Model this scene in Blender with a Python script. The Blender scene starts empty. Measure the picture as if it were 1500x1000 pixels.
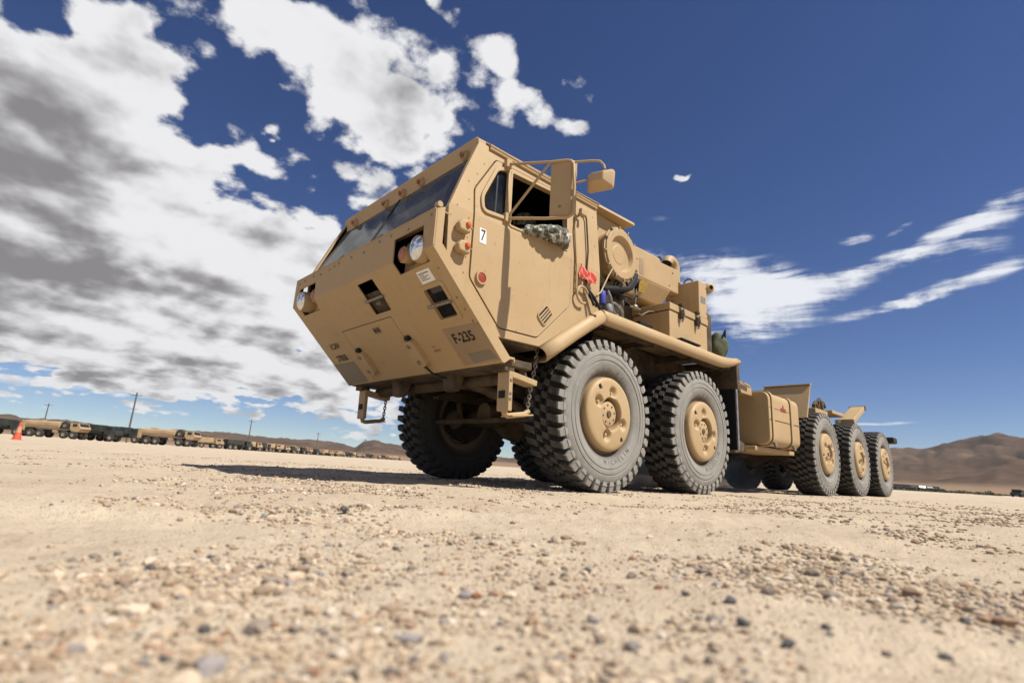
import bpy, bmesh, math, random
import numpy as np
from mathutils import Vector, Matrix
from mathutils.geometry import tessellate_polygon
random.seed(7); rng = np.random.default_rng(7)
S = bpy.context.scene; C = S.collection
R_ = math.radians
# ------------------------------------------------------------------ camera
cd = bpy.data.cameras.new('camera'); cam = bpy.data.objects.new('camera', cd); C.objects.link(cam); S.camera = cam
CAM = Vector((-3.7929, -3.9838, 0.1702))
YAW, PITCH, ROLL, FPX = 0.8222, 0.2345, 0.0576, 767.63
fw = Vector((math.cos(PITCH)*math.cos(YAW), math.cos(PITCH)*math.sin(YAW), math.sin(PITCH)))
r0 = Vector((math.sin(YAW), -math.cos(YAW), 0)); u0 = r0.cross(fw)
rt = r0*math.cos(ROLL)+u0*math.sin(ROLL); up = u0*math.cos(ROLL)-r0*math.sin(ROLL)
M = Matrix.Identity(4)
for i in range(3): M[i][0] = rt[i]; M[i][1] = up[i]; M[i][2] = -fw[i]; M[i][3] = CAM[i]
cam.matrix_world = M
cd.sensor_width = 36; cd.lens = FPX*36/1500; cd.clip_start = 0.03; cd.clip_end = 20000
cd.dof.use_dof = True; cd.dof.focus_distance = 4.6; cd.dof.aperture_fstop = 2.8
# ------------------------------------------------------------------ sun and exposure
SUNV = Vector((0.27, -0.70, 1.0)).normalized()            # towards the sun
SUN_EL = math.asin(SUNV.z); SUN_AZ = math.atan2(SUNV.y, SUNV.x)
ld = bpy.data.lights.new('sun', 'SUN'); ld.energy = 5.0; ld.angle = R_(0.53); ld.color = (1, 0.945, 0.86)
sun = bpy.data.objects.new('sun', ld); C.objects.link(sun); sun.rotation_euler = SUNV.to_track_quat('Z', 'Y').to_euler()
sun.location = (0, 0, 50)
vs = S.view_settings; vs.view_transform = 'Standard'; vs.look = 'None'; vs.exposure = 0.52; vs.gamma = 1; vs.use_curve_mapping = False
# ------------------------------------------------------------------ node helper
class NT:
    def __init__(s, nt): s.nt = nt; nt.nodes.clear()
    def n(s, t, ins=None, **kw):
        nd = s.nt.nodes.new(t)
        for k, v in kw.items(): setattr(nd, k, v)
        if ins:
            for k, v in ins.items(): s.put(nd.inputs[k], v)
        return nd
    def put(s, sock, v):
        if isinstance(v, bpy.types.NodeSocket): s.nt.links.new(v, sock)
        elif isinstance(v, bpy.types.Node): s.nt.links.new(v.outputs[0], sock)
        else:
            if isinstance(v, (tuple, list)) and sock.type == 'RGBA' and len(v) == 3: v = (*v, 1)
            sock.default_value = v
    def m(s, op, a, b=0.0, c=0.0, clamp=False):
        nd = s.n('ShaderNodeMath', {0: a, 1: b, 2: c}, operation=op); nd.use_clamp = clamp; return nd.outputs[0]
    def vm(s, op, a, b=(0, 0, 0)):
        nd = s.n('ShaderNodeVectorMath', {0: a, 1: b}, operation=op)
        return nd.outputs['Value'] if op in ('DOT_PRODUCT', 'LENGTH', 'DISTANCE') else nd.outputs[0]
    def ramp(s, f, lo, hi, a=0.0, b=1.0):
        nd = s.n('ShaderNodeMapRange', {'Value': f, 'From Min': lo, 'From Max': hi, 'To Min': a, 'To Max': b}, interpolation_type='SMOOTHSTEP'); return nd.outputs[0]
    def mix(s, f, a, b, mode='MIX'):
        nd = s.n('ShaderNodeMix', data_type='RGBA', blend_type=mode); s.put(nd.inputs[0], f); s.put(nd.inputs[6], a); s.put(nd.inputs[7], b); return nd.outputs[2]
    def noise(s, vec, sc, det=4, ro=0.5, dist=0.0, out='Fac', flat=False):
        nd = s.n('ShaderNodeTexNoise', noise_dimensions='2D' if flat else '3D'); [s.put(nd.inputs[k], v) for k, v in (('Vector', vec), ('Scale', sc), ('Detail', det), ('Roughness', ro), ('Distortion', dist))]; return nd.outputs[out]
# ------------------------------------------------------------------ world: Nishita sky with broken cloud
W = bpy.data.worlds.new('World'); S.world = W; W.use_nodes = True
n = NT(W.node_tree)
tc = n.n('ShaderNodeTexCoord'); D = tc.outputs['Generated']
sky = n.n('ShaderNodeTexSky', sky_type='NISHITA', sun_disc=False, sun_elevation=SUN_EL, sun_rotation=math.pi/2-SUN_AZ, altitude=900, air_density=0.8, dust_density=0.05, ozone_density=3.0)
hsv = n.n('ShaderNodeHueSaturation', {'Hue': 0.512, 'Saturation': 1.17, 'Value': 0.95, 'Color': sky.outputs[0]})
sp = n.n('ShaderNodeSeparateXYZ', {0: D})
X, Y, Z = sp.outputs
zc = n.m('MAXIMUM', Z, 0.0)
den = n.m('ADD', zc, 0.28)
PL = n.n('ShaderNodeCombineXYZ', {0: n.m('DIVIDE', X, den), 1: n.m('DIVIDE', Y, den), 2: 0.0}).outputs[0]     # cloud-layer coordinates
az = n.m('MULTIPLY', n.m('ARCTAN2', Y, X), 57.2958); el = n.m('MULTIPLY', n.m('ARCSINE', Z), 57.2958)
AE = n.n('ShaderNodeCombineXYZ', {0: az, 1: el, 2: 0.0}).outputs[0]                                       # azimuth, elevation in degrees
def warp(vec, src, sc, amp, det=3):
    c = n.noise(src, sc, det, 0.55, out='Color', flat=True)
    o = n.vm('SUBTRACT', c, (0.5, 0.5, 0.5)); s_ = n.n('ShaderNodeVectorMath', {0: o, 'Scale': amp}, operation='SCALE').outputs[0]
    return n.vm('ADD', vec, s_)
AEw = warp(AE, PL, 4.0, 7.0, 4)
AEs = warp(AE, PL, 1.8, 6.0, 1)
def blobs(vec, L):
    acc = None
    for (a, e, ra, re, rotd, st) in L:
        c, s_ = math.cos(R_(rotd)), math.sin(R_(rotd))
        u = n.m('ADD', n.vm('DOT_PRODUCT', vec, (c/ra, s_/ra, 0)), -(a*c+e*s_)/ra)
        v = n.m('ADD', n.vm('DOT_PRODUCT', vec, (-s_/re, c/re, 0)), -(e*c-a*s_)/re)
        q = n.m('MULTIPLY_ADD', u, u, n.m('MULTIPLY', v, v))
        g = n.m('DIVIDE', st, n.m('MULTIPLY_ADD', q, q, 1.0))
        acc = g if acc is None else n.m('ADD', acc, g)
    return acc
# banks of cumulus: azimuth, elevation, half-widths, tilt, strength (degrees)
CUM = [(93.9, 27.55, 6.56, 5.89, 134.9, 1.1),
       (89.28, 30.35, 3.93, 3.27, 115.6, 0.7),
       (92.65, 18.73, 8.2, 6.84, 101.0, 1.2),
       (87.42, 22.47, 4.94, 4.59, 107.5, 0.7),
       (80.36, 26.02, 3.95, 1.18, 156.8, 0.6),
       (83.28, 17.71, 7.37, 5.5, -178.7, 1.1),
       (75.42, 19.73, 5.6, 3.96, -179.1, 0.9),
       (88.02, 11.57, 8.56, 5.14, -179.7, 1.1),
       (73.31, 14.75, 6.95, 4.04, 169.0, 0.9),
       (76.35, 10.84, 8.8, 2.62, 176.1, 0.8),
       (89.34, 7.24, 4.66, 1.64, -176.8, 0.7),
       (68.79, 20.1, 2.81, 2.71, 134.4, 0.5),
       (75.81, 40.11, 5.04, 2.81, 178.1, 0.95),
       (69.16, 37.37, 5.51, 4.17, 157.8, 1.0),
       (61.97, 33.89, 4.99, 3.9, 176.2, 1.0),
       (67.06, 40.77, 3.44, 2.03, 178.8, 0.3),
       (61.39, 36.51, 3.26, 2.46, 169.9, 0.4),
       (64.86, 28.08, 3.34, 2.04, -176.1, 0.5),
       (50.53, 41.69, 3.16, 1.97, 177.7, 0.72),
       (45.83, 38.03, 4.49, 2.43, -166.1, 0.8),
       (38.63, 39.96, 3.04, 1.32, -166.5, 0.5),
       (39.78, 36.32, 2.69, 0.95, -178.4, 0.45),
       (57.65, 39.51, 2.88, 1.1, 160.6, 0.4),
       (75.7, 31.08, 1.08, 0.6, 161.4, 0.95),
       (30.24, 43.65, 1.16, 0.32, -173.0, 0.45),
       (5.16, 39.62, 1.92, 0.37, -158.4, 0.45),
       (28.69, 31.11, 1.06, 0.32, -173.9, 0.55),
       (58.48, 44.8, 2.31, 0.85, -146.2, 0.35),
       (71.49, 7.16, 10.03, 2.42, -178.0, 0.62),
       (79.98, 5.76, 6.91, 1.54, 179.7, 0.5),
       (63.26, 4.86, 5.17, 2.37, -173.9, 0.62),
       (66.45, 8.44, 4.03, 2.1, 174.1, 0.4)]
GREY = [(93.89, 20.45, 6.32, 5.96, 88.9, 0.42),
       (90.15, 17.37, 6.58, 3.35, -180.0, 0.378),
       (85.76, 14.55, 7.32, 2.36, -176.5, 0.42),
       (93.17, 24.64, 4.17, 2.64, 176.6, 0.252),
       (90.47, 12.66, 3.79, 2.21, 170.3, 0.252),
       (82.6, 19.79, 3.25, 2.45, -159.5, 0.21),
       (90.88, 8.6, 4.83, 2.18, 167.3, 0.21),
       (71.04, 4.16, 12.42, 2.66, -179.8, 0.21),
       (86.35, 12.58, 5.7, 0.82, -179.0, 0.294),
       (92.59, 31.45, 2.61, 1.57, -177.9, 0.168),
       (76.24, 10.19, 9.96, 1.05, 177.5, 0.235),
       (82.95, 7.8, 7.54, 0.72, -179.8, 0.21),
       (71.23, 34.43, 2.68, 1.96, 128.1, 0.101),
       (63.75, 30.96, 2.96, 1.36, -166.6, 0.126)]
CIR = [(24.26, 19.53, 4.2, 2.46, -174.7, 1.05),
       (20.1, 17.51, 3.89, 2.41, 176.7, 1.0),
       (15.8, 18.06, 3.84, 1.09, 173.3, 0.85),
       (10.36, 19.68, 3.45, 0.61, 166.4, 0.75),
       (5.67, 21.24, 3.1, 0.68, 162.2, 0.75),
       (1.92, 22.16, 2.54, 0.96, 162.8, 0.7),
       (10.74, 15.76, 2.9, 0.49, 170.5, 0.75),
       (6.69, 16.51, 2.65, 0.57, 166.6, 0.75),
       (2.75, 17.51, 2.14, 0.64, 162.3, 0.7),
       (4.05, 19.35, 3.11, 1.22, 166.3, 0.36),
       (12.01, 22.24, 1.43, 0.55, 179.7, 0.5),
       (8.5, 22.45, 1.27, 0.29, 157.0, 0.35),
       (30.92, 22.73, 2.83, 0.7, -167.7, 0.5),
       (22.48, 14.62, 3.22, 0.96, -177.0, 0.5),
       (24.59, 10.57, 4.56, 3.45, 179.1, 0.15),
       (14.25, 5.46, 3.7, 0.15, 179.6, 0.55),
       (31.26, 26.57, 1.89, 0.41, -176.3, 0.3),
       (11.17, 5.59, 2.97, 0.12, 177.6, 0.4),
       (88.79, 4.52, 5.03, 0.44, 178.3, 0.5),
       (80.57, 3.21, 3.1, 0.18, 179.9, 0.6),
       (81.14, 0.74, 3.02, 0.18, -178.5, 0.4)]
fld = blobs(AEw, CUM)
# beyond the banks placed above the same broken cumulus goes on all round
away = n.ramp(n.m('ABSOLUTE', n.m('SUBTRACT', az, 50.0)), 58.0, 85.0)
fill = n.ramp(n.noise(PL, 0.9, 3, 0.5, flat=True), 0.42, 0.66)
fld = n.m('ADD', fld, n.m('MULTIPLY', n.m('MULTIPLY', fill, away), 0.85))
f1 = n.noise(PL, 6.5, 9, 0.60, flat=True); fa_ = n.noise(PL, 4.6, 4, 0.5, flat=True); f2 = n.noise(n.vm('ADD', PL, (0.06, -0.08, 0.0)), 4.6, 4, 0.5, flat=True)
vor = n.n('ShaderNodeTexVoronoi', {'Vector': n.vm('ADD', PL, n.n('ShaderNodeVectorMath', {0: n.vm('SUBTRACT', AEw, AE), 'Scale': 0.012}, operation='SCALE').outputs[0]), 'Scale': 13.0}, feature='F1', voronoi_dimensions='2D').outputs['Distance']
body = n.m('MULTIPLY_ADD', n.ramp(fld, 0.03, 0.24, 0.30, 1.0), n.m('ADD', n.m('MULTIPLY', n.m('SUBTRACT', f1, 0.5), 2.1), n.m('MULTIPLY', n.m('SUBTRACT', 0.36, vor), 0.7)), fld)
cov = n.ramp(body, 0.38, 0.76)
cov = n.m('MULTIPLY', cov, n.ramp(el, -0.5, 3.0, 0.25, 1.0))
thick = n.ramp(body, 0.55, 1.55)
gm = blobs(AEs, GREY)
relief = n.m('MULTIPLY', n.m('SUBTRACT', fa_, f2), 1.9)
gn = n.noise(PL, 2.2, 4, 0.5, flat=True)
shade = n.m('ADD', n.m('MULTIPLY', gm, n.m('MULTIPLY_ADD', gn, 1.5, 0.0)), n.m('MULTIPLY', thick, n.ramp(gn, 0.36, 0.66, 0.04, 0.42)))
shade = n.m('SUBTRACT', shade, relief, clamp=True)
ccol = n.mix(n.ramp(shade, 0.0, 1.0), (0.595, 0.595, 0.605), (0.175, 0.168, 0.173))
# thin streaked high cloud
ci = blobs(AE, CIR)
stv = n.n('ShaderNodeMapping', {'Vector': AE, 'Rotation': (0, 0, R_(-24)), 'Scale': (0.05, 0.42, 1)}).outputs[0]
st = n.noise(warp(stv, AE, 0.12, 0.5, 1), 2.2, 6, 0.68, flat=True)
st2 = n.noise(AE, 0.35, 6, 0.6, flat=True)
cig = n.ramp(ci, 0.08, 0.5)
cirb = n.m('ADD', ci, n.m('MULTIPLY', cig, n.m('ADD', n.m('MULTIPLY', n.m('SUBTRACT', st, 0.5), 2.6), n.m('MULTIPLY', n.m('SUBTRACT', st2, 0.5), 1.3))))
cirm = n.m('MULTIPLY', n.ramp(cirb, 0.22, 1.35), 0.97)
skyb = n.n('ShaderNodeBackground', {'Color': hsv.outputs[0], 'Strength': 0.066})
cib = n.n('ShaderNodeBackground', {'Color': (0.59, 0.605, 0.64), 'Strength': 1.0})
clb = n.n('ShaderNodeBackground', {'Color': ccol, 'Strength': 1.0})
m1 = n.n('ShaderNodeMixShader', {0: cirm, 1: skyb, 2: cib}); m2 = n.n('ShaderNodeMixShader', {0: cov, 1: m1, 2: clb})
n.n('ShaderNodeOutputWorld', {0: m2})
# ------------------------------------------------------------------ materials
def mat(name, col, rough=0.6, metal=0.0, var=0.0, vsc=3.0, col2=None, bump=0.0, bsc=60.0, spec=0.4, coords='Object', det=5):
    m = bpy.data.materials.new(name); m.use_nodes = True; k = NT(m.node_tree)
    p = k.n('ShaderNodeBsdfPrincipled', {'Roughness': rough, 'Metallic': metal, 'Specular IOR Level': spec})
    t = k.n('ShaderNodeTexCoord').outputs[coords]
    c = col
    if var > 0:
        a = k.ramp(k.noise(t, vsc, det, 0.62), 0.33, 0.70)
        c = k.mix(a, col, col2 or tuple(v*(1-var) for v in col))
    k.put(p.inputs['Base Color'], c if not isinstance(c, tuple) else (*c, 1))
    if bump > 0:
        b = k.n('ShaderNodeBump', {'Strength': bump, 'Distance': 0.004, 'Height': k.noise(t, bsc, 4, 0.6)}); k.put(p.inputs['Normal'], b)
    k.n('ShaderNodeOutputMaterial', {0: p}); return m
def paint(name, col, dust=(0.43, 0.325, 0.19)):
    # matt vehicle paint: slow colour drift, dusty film, small chips and rub marks
    m = bpy.data.materials.new(name); m.use_nodes = True; k = NT(m.node_tree)
    t = k.n('ShaderNodeTexCoord').outputs['Object']
    a = k.ramp(k.noise(t, 1.7, 5, 0.6), 0.3, 0.72)
    c = k.mix(k.m('MULTIPLY', a, 0.35), col, dust)
    st = k.n('ShaderNodeMapping', {'Vector': t, 'Scale': (9, 9, 1.1)}).outputs[0]
    c = k.mix(k.ramp(k.noise(st, 1.0, 5, 0.65), 0.55, 0.80, 0, 0.40), c, tuple(v*0.60 for v in col))
    c = k.mix(k.ramp(k.noise(t, 6.5, 6, 0.7), 0.56, 0.74, 0, 0.30), c, (col[0]*.62, col[1]*.68, col[2]*.70))
    c = k.mix(k.ramp(k.noise(t, 34, 3, 0.6), 0.665, 0.72, 0, 0.55), c, tuple(v*0.45 for v in col))
    p = k.n('ShaderNodeBsdfPrincipled', {'Base Color': c, 'Roughness': k.ramp(a, 0, 1, 0.50, 0.72), 'Specular IOR Level': 0.35})
    b = k.n('ShaderNodeBump', {'Strength': 0.22, 'Distance': 0.006, 'Height': k.m('ADD', k.noise(t, 4, 2, 0.5), k.m('MULTIPLY', k.noise(t, 160, 3, 0.6), 0.12))}); k.put(p.inputs['Normal'], b)
    k.n('ShaderNodeOutputMaterial', {0: p}); return m
def glassmat(name, tint, refl=0.5, dirt=(0.02, 0.14)):
    m = bpy.data.materials.new(name); m.use_nodes = True; k = NT(m.node_tree)
    tr = k.n('ShaderNodeBsdfTransparent', {'Color': (*tint, 1)}); gl = k.n('ShaderNodeBsdfGlossy', {'Color': (0.9, 0.93, 0.95, 1), 'Roughness': 0.02})
    t = k.n('ShaderNodeTexCoord').outputs['Object']
    df = k.n('ShaderNodeBsdfDiffuse', {'Color': (0.17, 0.17, 0.16, 1)})
    fr = k.n('ShaderNodeFresnel', {'IOR': 1.5})
    f = k.m('MULTIPLY', fr, refl, clamp=True)
    mx = k.n('ShaderNodeMixShader', {0: f, 1: tr, 2: gl})
    mx2 = k.n('ShaderNodeMixShader', {0: k.ramp(k.noise(t, 3.0, 5, 0.6), 0.35, 0.8, *dirt), 1: mx, 2: df})
    k.n('ShaderNodeOutputMaterial', {0: mx2}); return m
TAN = (0.375, 0.258, 0.130)
MT = {}
MT['tan'] = paint('tan_paint', TAN)
MT['tan2'] = paint('tan_paint_patch', (0.265, 0.185, 0.11))
MT['greypatch'] = paint('grey_paint_patch', (0.185, 0.155, 0.118), (0.235, 0.19, 0.14))
MT['black'] = mat('black_plastic', (0.012, 0.012, 0.013), 0.65, spec=0.2)
MT['ink'] = mat('black_stencil_ink', (0.018, 0.016, 0.014), 0.7, var=0.5, vsc=40)
MT['dark'] = mat('dark_underbody', (0.030, 0.024, 0.017), 0.85, var=0.5, vsc=8)
MT['under'] = mat('dusty_shaded_chassis', (0.105, 0.074, 0.044), 0.9, var=0.6, vsc=6, bump=0.3)  # dirty chassis, darkened further so underbody shade sits in the colour
MT['int'] = bpy.data.materials.new('cab_interior_shade'); MT['int'].use_nodes = True; k_i = NT(MT['int'].node_tree)  # near-black base colour carries the shade inside the cab
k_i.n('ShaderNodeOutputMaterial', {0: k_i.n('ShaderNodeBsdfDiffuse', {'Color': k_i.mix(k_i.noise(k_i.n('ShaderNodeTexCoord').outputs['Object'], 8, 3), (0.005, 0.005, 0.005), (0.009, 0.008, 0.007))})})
MT['glass'] = glassmat('windscreen_glass', (0.16, 0.18, 0.18), 0.85, (0.28, 0.62))
MT['glass2'] = glassmat('tinted_glass', (0.03, 0.05, 0.05), 1.0)
MT['orange'] = mat('amber_lens', (0.62, 0.12, 0.022), 0.35, var=0.3, vsc=60)
MT['amber'] = mat('dull_signal_lens', (0.40, 0.15, 0.07), 0.4, var=0.3, vsc=60)
MT['letter'] = mat('worn_tyre_lettering', (0.12, 0.115, 0.105), 0.9, var=0.4, vsc=60)
MT['dull'] = mat('dull_amber_lens', (0.22, 0.07, 0.03), 0.4, var=0.4, vsc=40)
MT['red'] = mat('red_lens', (0.30, 0.036, 0.016), 0.45, var=0.3, vsc=50)
MT['chrome'] = mat('lamp_reflector', (0.75, 0.75, 0.74), 0.16, metal=0.85, var=0.25, vsc=30)
MT['steel'] = mat('worn_steel', (0.30, 0.26, 0.21), 0.45, metal=0.6, var=0.4, vsc=40)
MT['white'] = mat('white_sticker', (0.74, 0.73, 0.68), 0.6, var=0.1, vsc=30)
MT['yellow'] = mat('faded_yellow_sticker', (0.56, 0.40, 0.09), 0.7, var=0.3, vsc=25)
MT['redcloth'] = mat('red_cloth', (0.72, 0.10, 0.075), 0.8, var=0.35, vsc=25, col2=(0.80, 0.30, 0.24))
MT['blue'] = mat('blue_filter_paint', (0.05, 0.07, 0.36), 0.4, var=0.3, vsc=20)
MT['grey'] = mat('grey_fitting', (0.20, 0.20, 0.20), 0.5, var=0.4, vsc=20)
MT['green'] = mat('olive_canvas', (0.09, 0.10, 0.055), 0.9, var=0.4, vsc=15)
MT['skin'] = mat('skin', (0.36, 0.19, 0.12), 0.5, var=0.1, vsc=20)
def tyremat():
    m = bpy.data.materials.new('dusty_tyre_rubber'); m.use_nodes = True; k = NT(m.node_tree)
    t = k.n('ShaderNodeTexCoord').outputs['Object']; s = k.n('ShaderNodeSeparateXYZ', {0: t})
    r = k.m('SQRT', k.m('ADD', k.m('MULTIPLY', s.outputs[0], s.outputs[0]), k.m('MULTIPLY', s.outputs[2], s.outputs[2])))
    ay = k.m('ABSOLUTE', s.outputs[1])
    nz = k.noise(t, 7, 6, 0.65); nf = k.noise(t, 60, 4, 0.6)
    side = k.m('MULTIPLY', k.ramp(k.m('MULTIPLY', s.outputs[1], -1.0), 0.165, 0.200), k.ramp(nz, 0.25, 0.62, 0.72, 1.0))        # road dust on the outer wall; inner wall kept dark as painted shade
    ring = k.noise(k.n('ShaderNodeCombineXYZ', {0: k.m('MULTIPLY', r, 60), 1: 0, 2: 0}).outputs[0], 1.0, 3, 0.6)
    c = k.mix(side, (0.046, 0.045, 0.042), (0.25, 0.238, 0.212))
    c = k.mix(k.ramp(ring, 0.45, 0.7, 0, 0.35), c, (0.12, 0.115, 0.105))
    c = k.mix(k.m('MULTIPLY', k.ramp(nf, 0.5, 0.8, 0, 0.6), k.ramp(s.outputs[1], 0.19, 0.05, 0.1, 1.0)), c, (0.28, 0.245, 0.195))
    c = k.mix(k.m('MULTIPLY', k.ramp(r, 0.40, 0.31), 0.45), c, (0.30, 0.22, 0.14))
    p = k.n('ShaderNodeBsdfPrincipled', {'Base Color': c, 'Roughness': 0.85, 'Specular IOR Level': 0.2})
    b = k.n('ShaderNodeBump', {'Strength': 0.35, 'Distance': 0.004, 'Height': nf}); k.put(p.inputs['Normal'], b)
    k.n('ShaderNodeOutputMaterial', {0: p}); return m
MT['tyre'] = tyremat()
def camo():
    m = bpy.data.materials.new('digital_camouflage_cloth'); m.use_nodes = True; k = NT(m.node_tree)
    t = k.n('ShaderNodeTexCoord').outputs['Object']
    v = k.n('ShaderNodeTexVoronoi', {'Vector': t, 'Scale': 55.0}, distance='CHEBYCHEV').outputs['Position']
    a = k.noise(v, 16, 2, 0.5)
    c = k.mix(k.ramp(a, 0.40, 0.46), (0.26, 0.25, 0.205), (0.085, 0.09, 0.07)); c = k.mix(k.ramp(a, 0.55, 0.60), c, (0.44, 0.42, 0.36))
    p = k.n('ShaderNodeBsdfPrincipled', {'Base Color': c, 'Roughness': 0.9})
    k.n('ShaderNodeOutputMaterial', {0: p}); return m
MT['camo'] = camo()
# ------------------------------------------------------------------ mesh helpers
class B:
    def __init__(s): s.bm = bmesh.new()
    def box(s, x0, x1, y0, y1, z0, z1, mtx=None):
        v = [s.bm.verts.new((mtx @ Vector(p)) if mtx else p) for p in [(x0,y0,z0),(x1,y0,z0),(x1,y1,z0),(x0,y1,z0),(x0,y0,z1),(x1,y0,z1),(x1,y1,z1),(x0,y1,z1)]]
        for f in ((0,3,2,1),(4,5,6,7),(0,1,5,4),(1,2,6,5),(2,3,7,6),(3,0,4,7)): s.bm.faces.new([v[i] for i in f])
        return s
    def hexa(s, P):
        v = [s.bm.verts.new(p) for p in P]
        for f in ((0,3,2,1),(4,5,6,7),(0,1,5,4),(1,2,6,5),(2,3,7,6),(3,0,4,7)): s.bm.faces.new([v[i] for i in f])
        return s
    def prism(s, pts, ext):
        e = Vector(ext); a = [s.bm.verts.new(p) for p in pts]; b = [s.bm.verts.new(Vector(p)+e) for p in pts]; k = len(pts)
        s.bm.faces.new(a[::-1]); s.bm.faces.new(b)
        for i in range(k): s.bm.faces.new((a[i], a[(i+1)%k], b[(i+1)%k], b[i]))
        return s
    def sheet(s, outline, holes, th, fn, cuts=()):
        # flat plate with real openings: outline/holes in (u,v), thickness along w (0..th), then fn(u,v,w)->xyz
        loops = [outline]+list(holes); bm = bmesh.new()
        tri = tessellate_polygon([[Vector((u, v, 0)) for u, v in l] for l in loops])
        flat = [p for l in loops for p in l]
        a = [bm.verts.new((u, v, 0)) for u, v in flat]; b = [bm.verts.new((u, v, th)) for u, v in flat]
        for t in tri:
            try: bm.faces.new([a[i] for i in t]); bm.faces.new([b[i] for i in reversed(t)])
            except ValueError: pass
        o = 0
        for l in loops:
            k = len(l)
            for i in range(k):
                j = (i+1) % k
                bm.faces.new((a[o+i], a[o+j], b[o+j], b[o+i]))
            o += k
        for c in cuts: bmesh.ops.bisect_plane(bm, geom=bm.verts[:]+bm.edges[:]+bm.faces[:], plane_co=(0, c, 0), plane_no=(0, 1, 0))
        bmesh.ops.recalc_face_normals(bm, faces=bm.faces[:])
        mp = {v: s.bm.verts.new(fn(*v.co)) for v in bm.verts}
        for f in bm.faces: s.bm.faces.new([mp[v] for v in f.verts])
        bm.free(); return s
    def tube(s, path, r, k=10, closed=False, caps=True):
        P = [Vector(p) for p in path]; N = len(P); rings = []
        rr = r if isinstance(r, (list, tuple)) else [r]*N
        pv = None
        for i in range(N):
            if closed: d = (P[(i+1)%N]-P[i-1])
            else: d = P[min(i+1, N-1)]-P[max(i-1, 0)]
            d.normalize()
            if pv is None:
                pv = d.orthogonal().normalized()
            else:
                pv = pv-d*pv.dot(d)
                pv = pv.normalized() if pv.length > 1e-5 else d.orthogonal().normalized()
            q = d.cross(pv)
            rings.append([s.bm.verts.new(P[i]+(pv*math.cos(2*math.pi*j/k)+q*math.sin(2*math.pi*j/k))*rr[i]) for j in range(k)])
        M_ = N if closed else N-1
        for i in range(M_):
            A, Bq = rings[i], rings[(i+1)%N]
            for j in range(k): s.bm.faces.new((A[j], A[(j+1)%k], Bq[(j+1)%k], Bq[j]))
        if caps and not closed: s.bm.faces.new(rings[0][::-1]); s.bm.faces.new(rings[-1])
        return s
    def lathe(s, prof, o, ax, k=32, cap0=False, cap1=False):
        # prof: (radius, height along axis)
        ax = Vector(ax).normalized(); u = ax.orthogonal().normalized(); v = ax.cross(u); o = Vector(o); rings = []
        for r, h in prof:
            rings.append([s.bm.verts.new(o+ax*h+(u*math.cos(2*math.pi*j/k)+v*math.sin(2*math.pi*j/k))*r) for j in range(k)])
        for A, Bq in zip(rings, rings[1:]):
            for j in range(k): s.bm.faces.new((A[j], A[(j+1)%k], Bq[(j+1)%k], Bq[j]))
        if cap0: s.bm.faces.new(rings[0][::-1])
        if cap1: s.bm.faces.new(rings[-1])
        return s
    def ball(s, c, r, sc=(1, 1, 1), sub=2):
        bmesh.ops.create_icosphere(s.bm, subdivisions=sub, radius=r, matrix=Matrix.Translation(c) @ Matrix.Diagonal((*sc, 1))); return s
    def mesh(s, name, m, smooth=False, ang=35):
        bmesh.ops.recalc_face_normals(s.bm, faces=s.bm.faces[:])
        me = bpy.data.meshes.new(name); s.bm.to_mesh(me); s.bm.free()
        for q in (m if isinstance(m, (list, tuple)) else [m]): me.materials.append(q)
        if smooth:
            me.polygons.foreach_set('use_smooth', [True]*len(me.polygons)); me.set_sharp_from_angle(angle=R_(ang))
        return me
    def fin(s, name, m, parent=None, bevel=0.0, smooth=False, label=None, ang=35, seg=2):
        o = bpy.data.objects.new(name, s.mesh(name, m, smooth, ang)); C.objects.link(o)
        if parent: o.parent = parent
        if bevel > 0:
            bv = o.modifiers.new('edge', 'BEVEL'); bv.width = bevel; bv.segments = seg; bv.limit_method = 'ANGLE'; bv.angle_limit = R_(40)
        if label: o['label'] = label
        return o
def thing(name, label, cat, loc=(0, 0, 0), rz=0.0, group=None):
    o = bpy.data.objects.new(name, None); C.objects.link(o); o.location = loc; o.rotation_euler = (0, 0, rz); o.empty_display_size = 0.2
    return tag(o, label, cat, group)
def tag(o, label, cat, group=None):
    o['label'] = label; o['category'] = cat
    if group: o['group'] = group
    return o
def dup(o, parent=None, loc=None, rot=None):
    c = o.copy(); C.objects.link(c); c.parent = parent
    if loc is not None: c.location = loc
    if rot is not None: c.rotation_euler = rot
    for ch in list(o.children): dup(ch, c)
    return c
def text_mesh(txt, size, fn, name, m, parent, ext=0.0, label=None, bold=0.0, sx=1.0):
    cu = bpy.data.curves.new('t', 'FONT'); cu.body = txt; cu.size = size; cu.align_x = 'CENTER'; cu.align_y = 'CENTER'; cu.offset = bold
    cu.resolution_u = 3
    o = bpy.data.objects.new('t', cu); C.objects.link(o)
    dg = bpy.context.evaluated_depsgraph_get(); me = bpy.data.meshes.new_from_object(o.evaluated_get(dg))
    bpy.data.objects.remove(o); bpy.data.curves.remove(cu)
    for v in me.vertices: v.co = fn(v.co.x*sx, v.co.y)
    me.materials.clear(); me.materials.append(m)
    q = bpy.data.objects.new(name, me); C.objects.link(q); q.parent = parent
    if label: q['label'] = label
    return q
def arc(c, r, a0, a1, k, u, v):
    c = Vector(c); u = Vector(u); v = Vector(v)
    return [c+u*(r*math.cos(R_(a0+(a1-a0)*i/k)))+v*(r*math.sin(R_(a0+(a1-a0)*i/k))) for i in range(k+1)]
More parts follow.
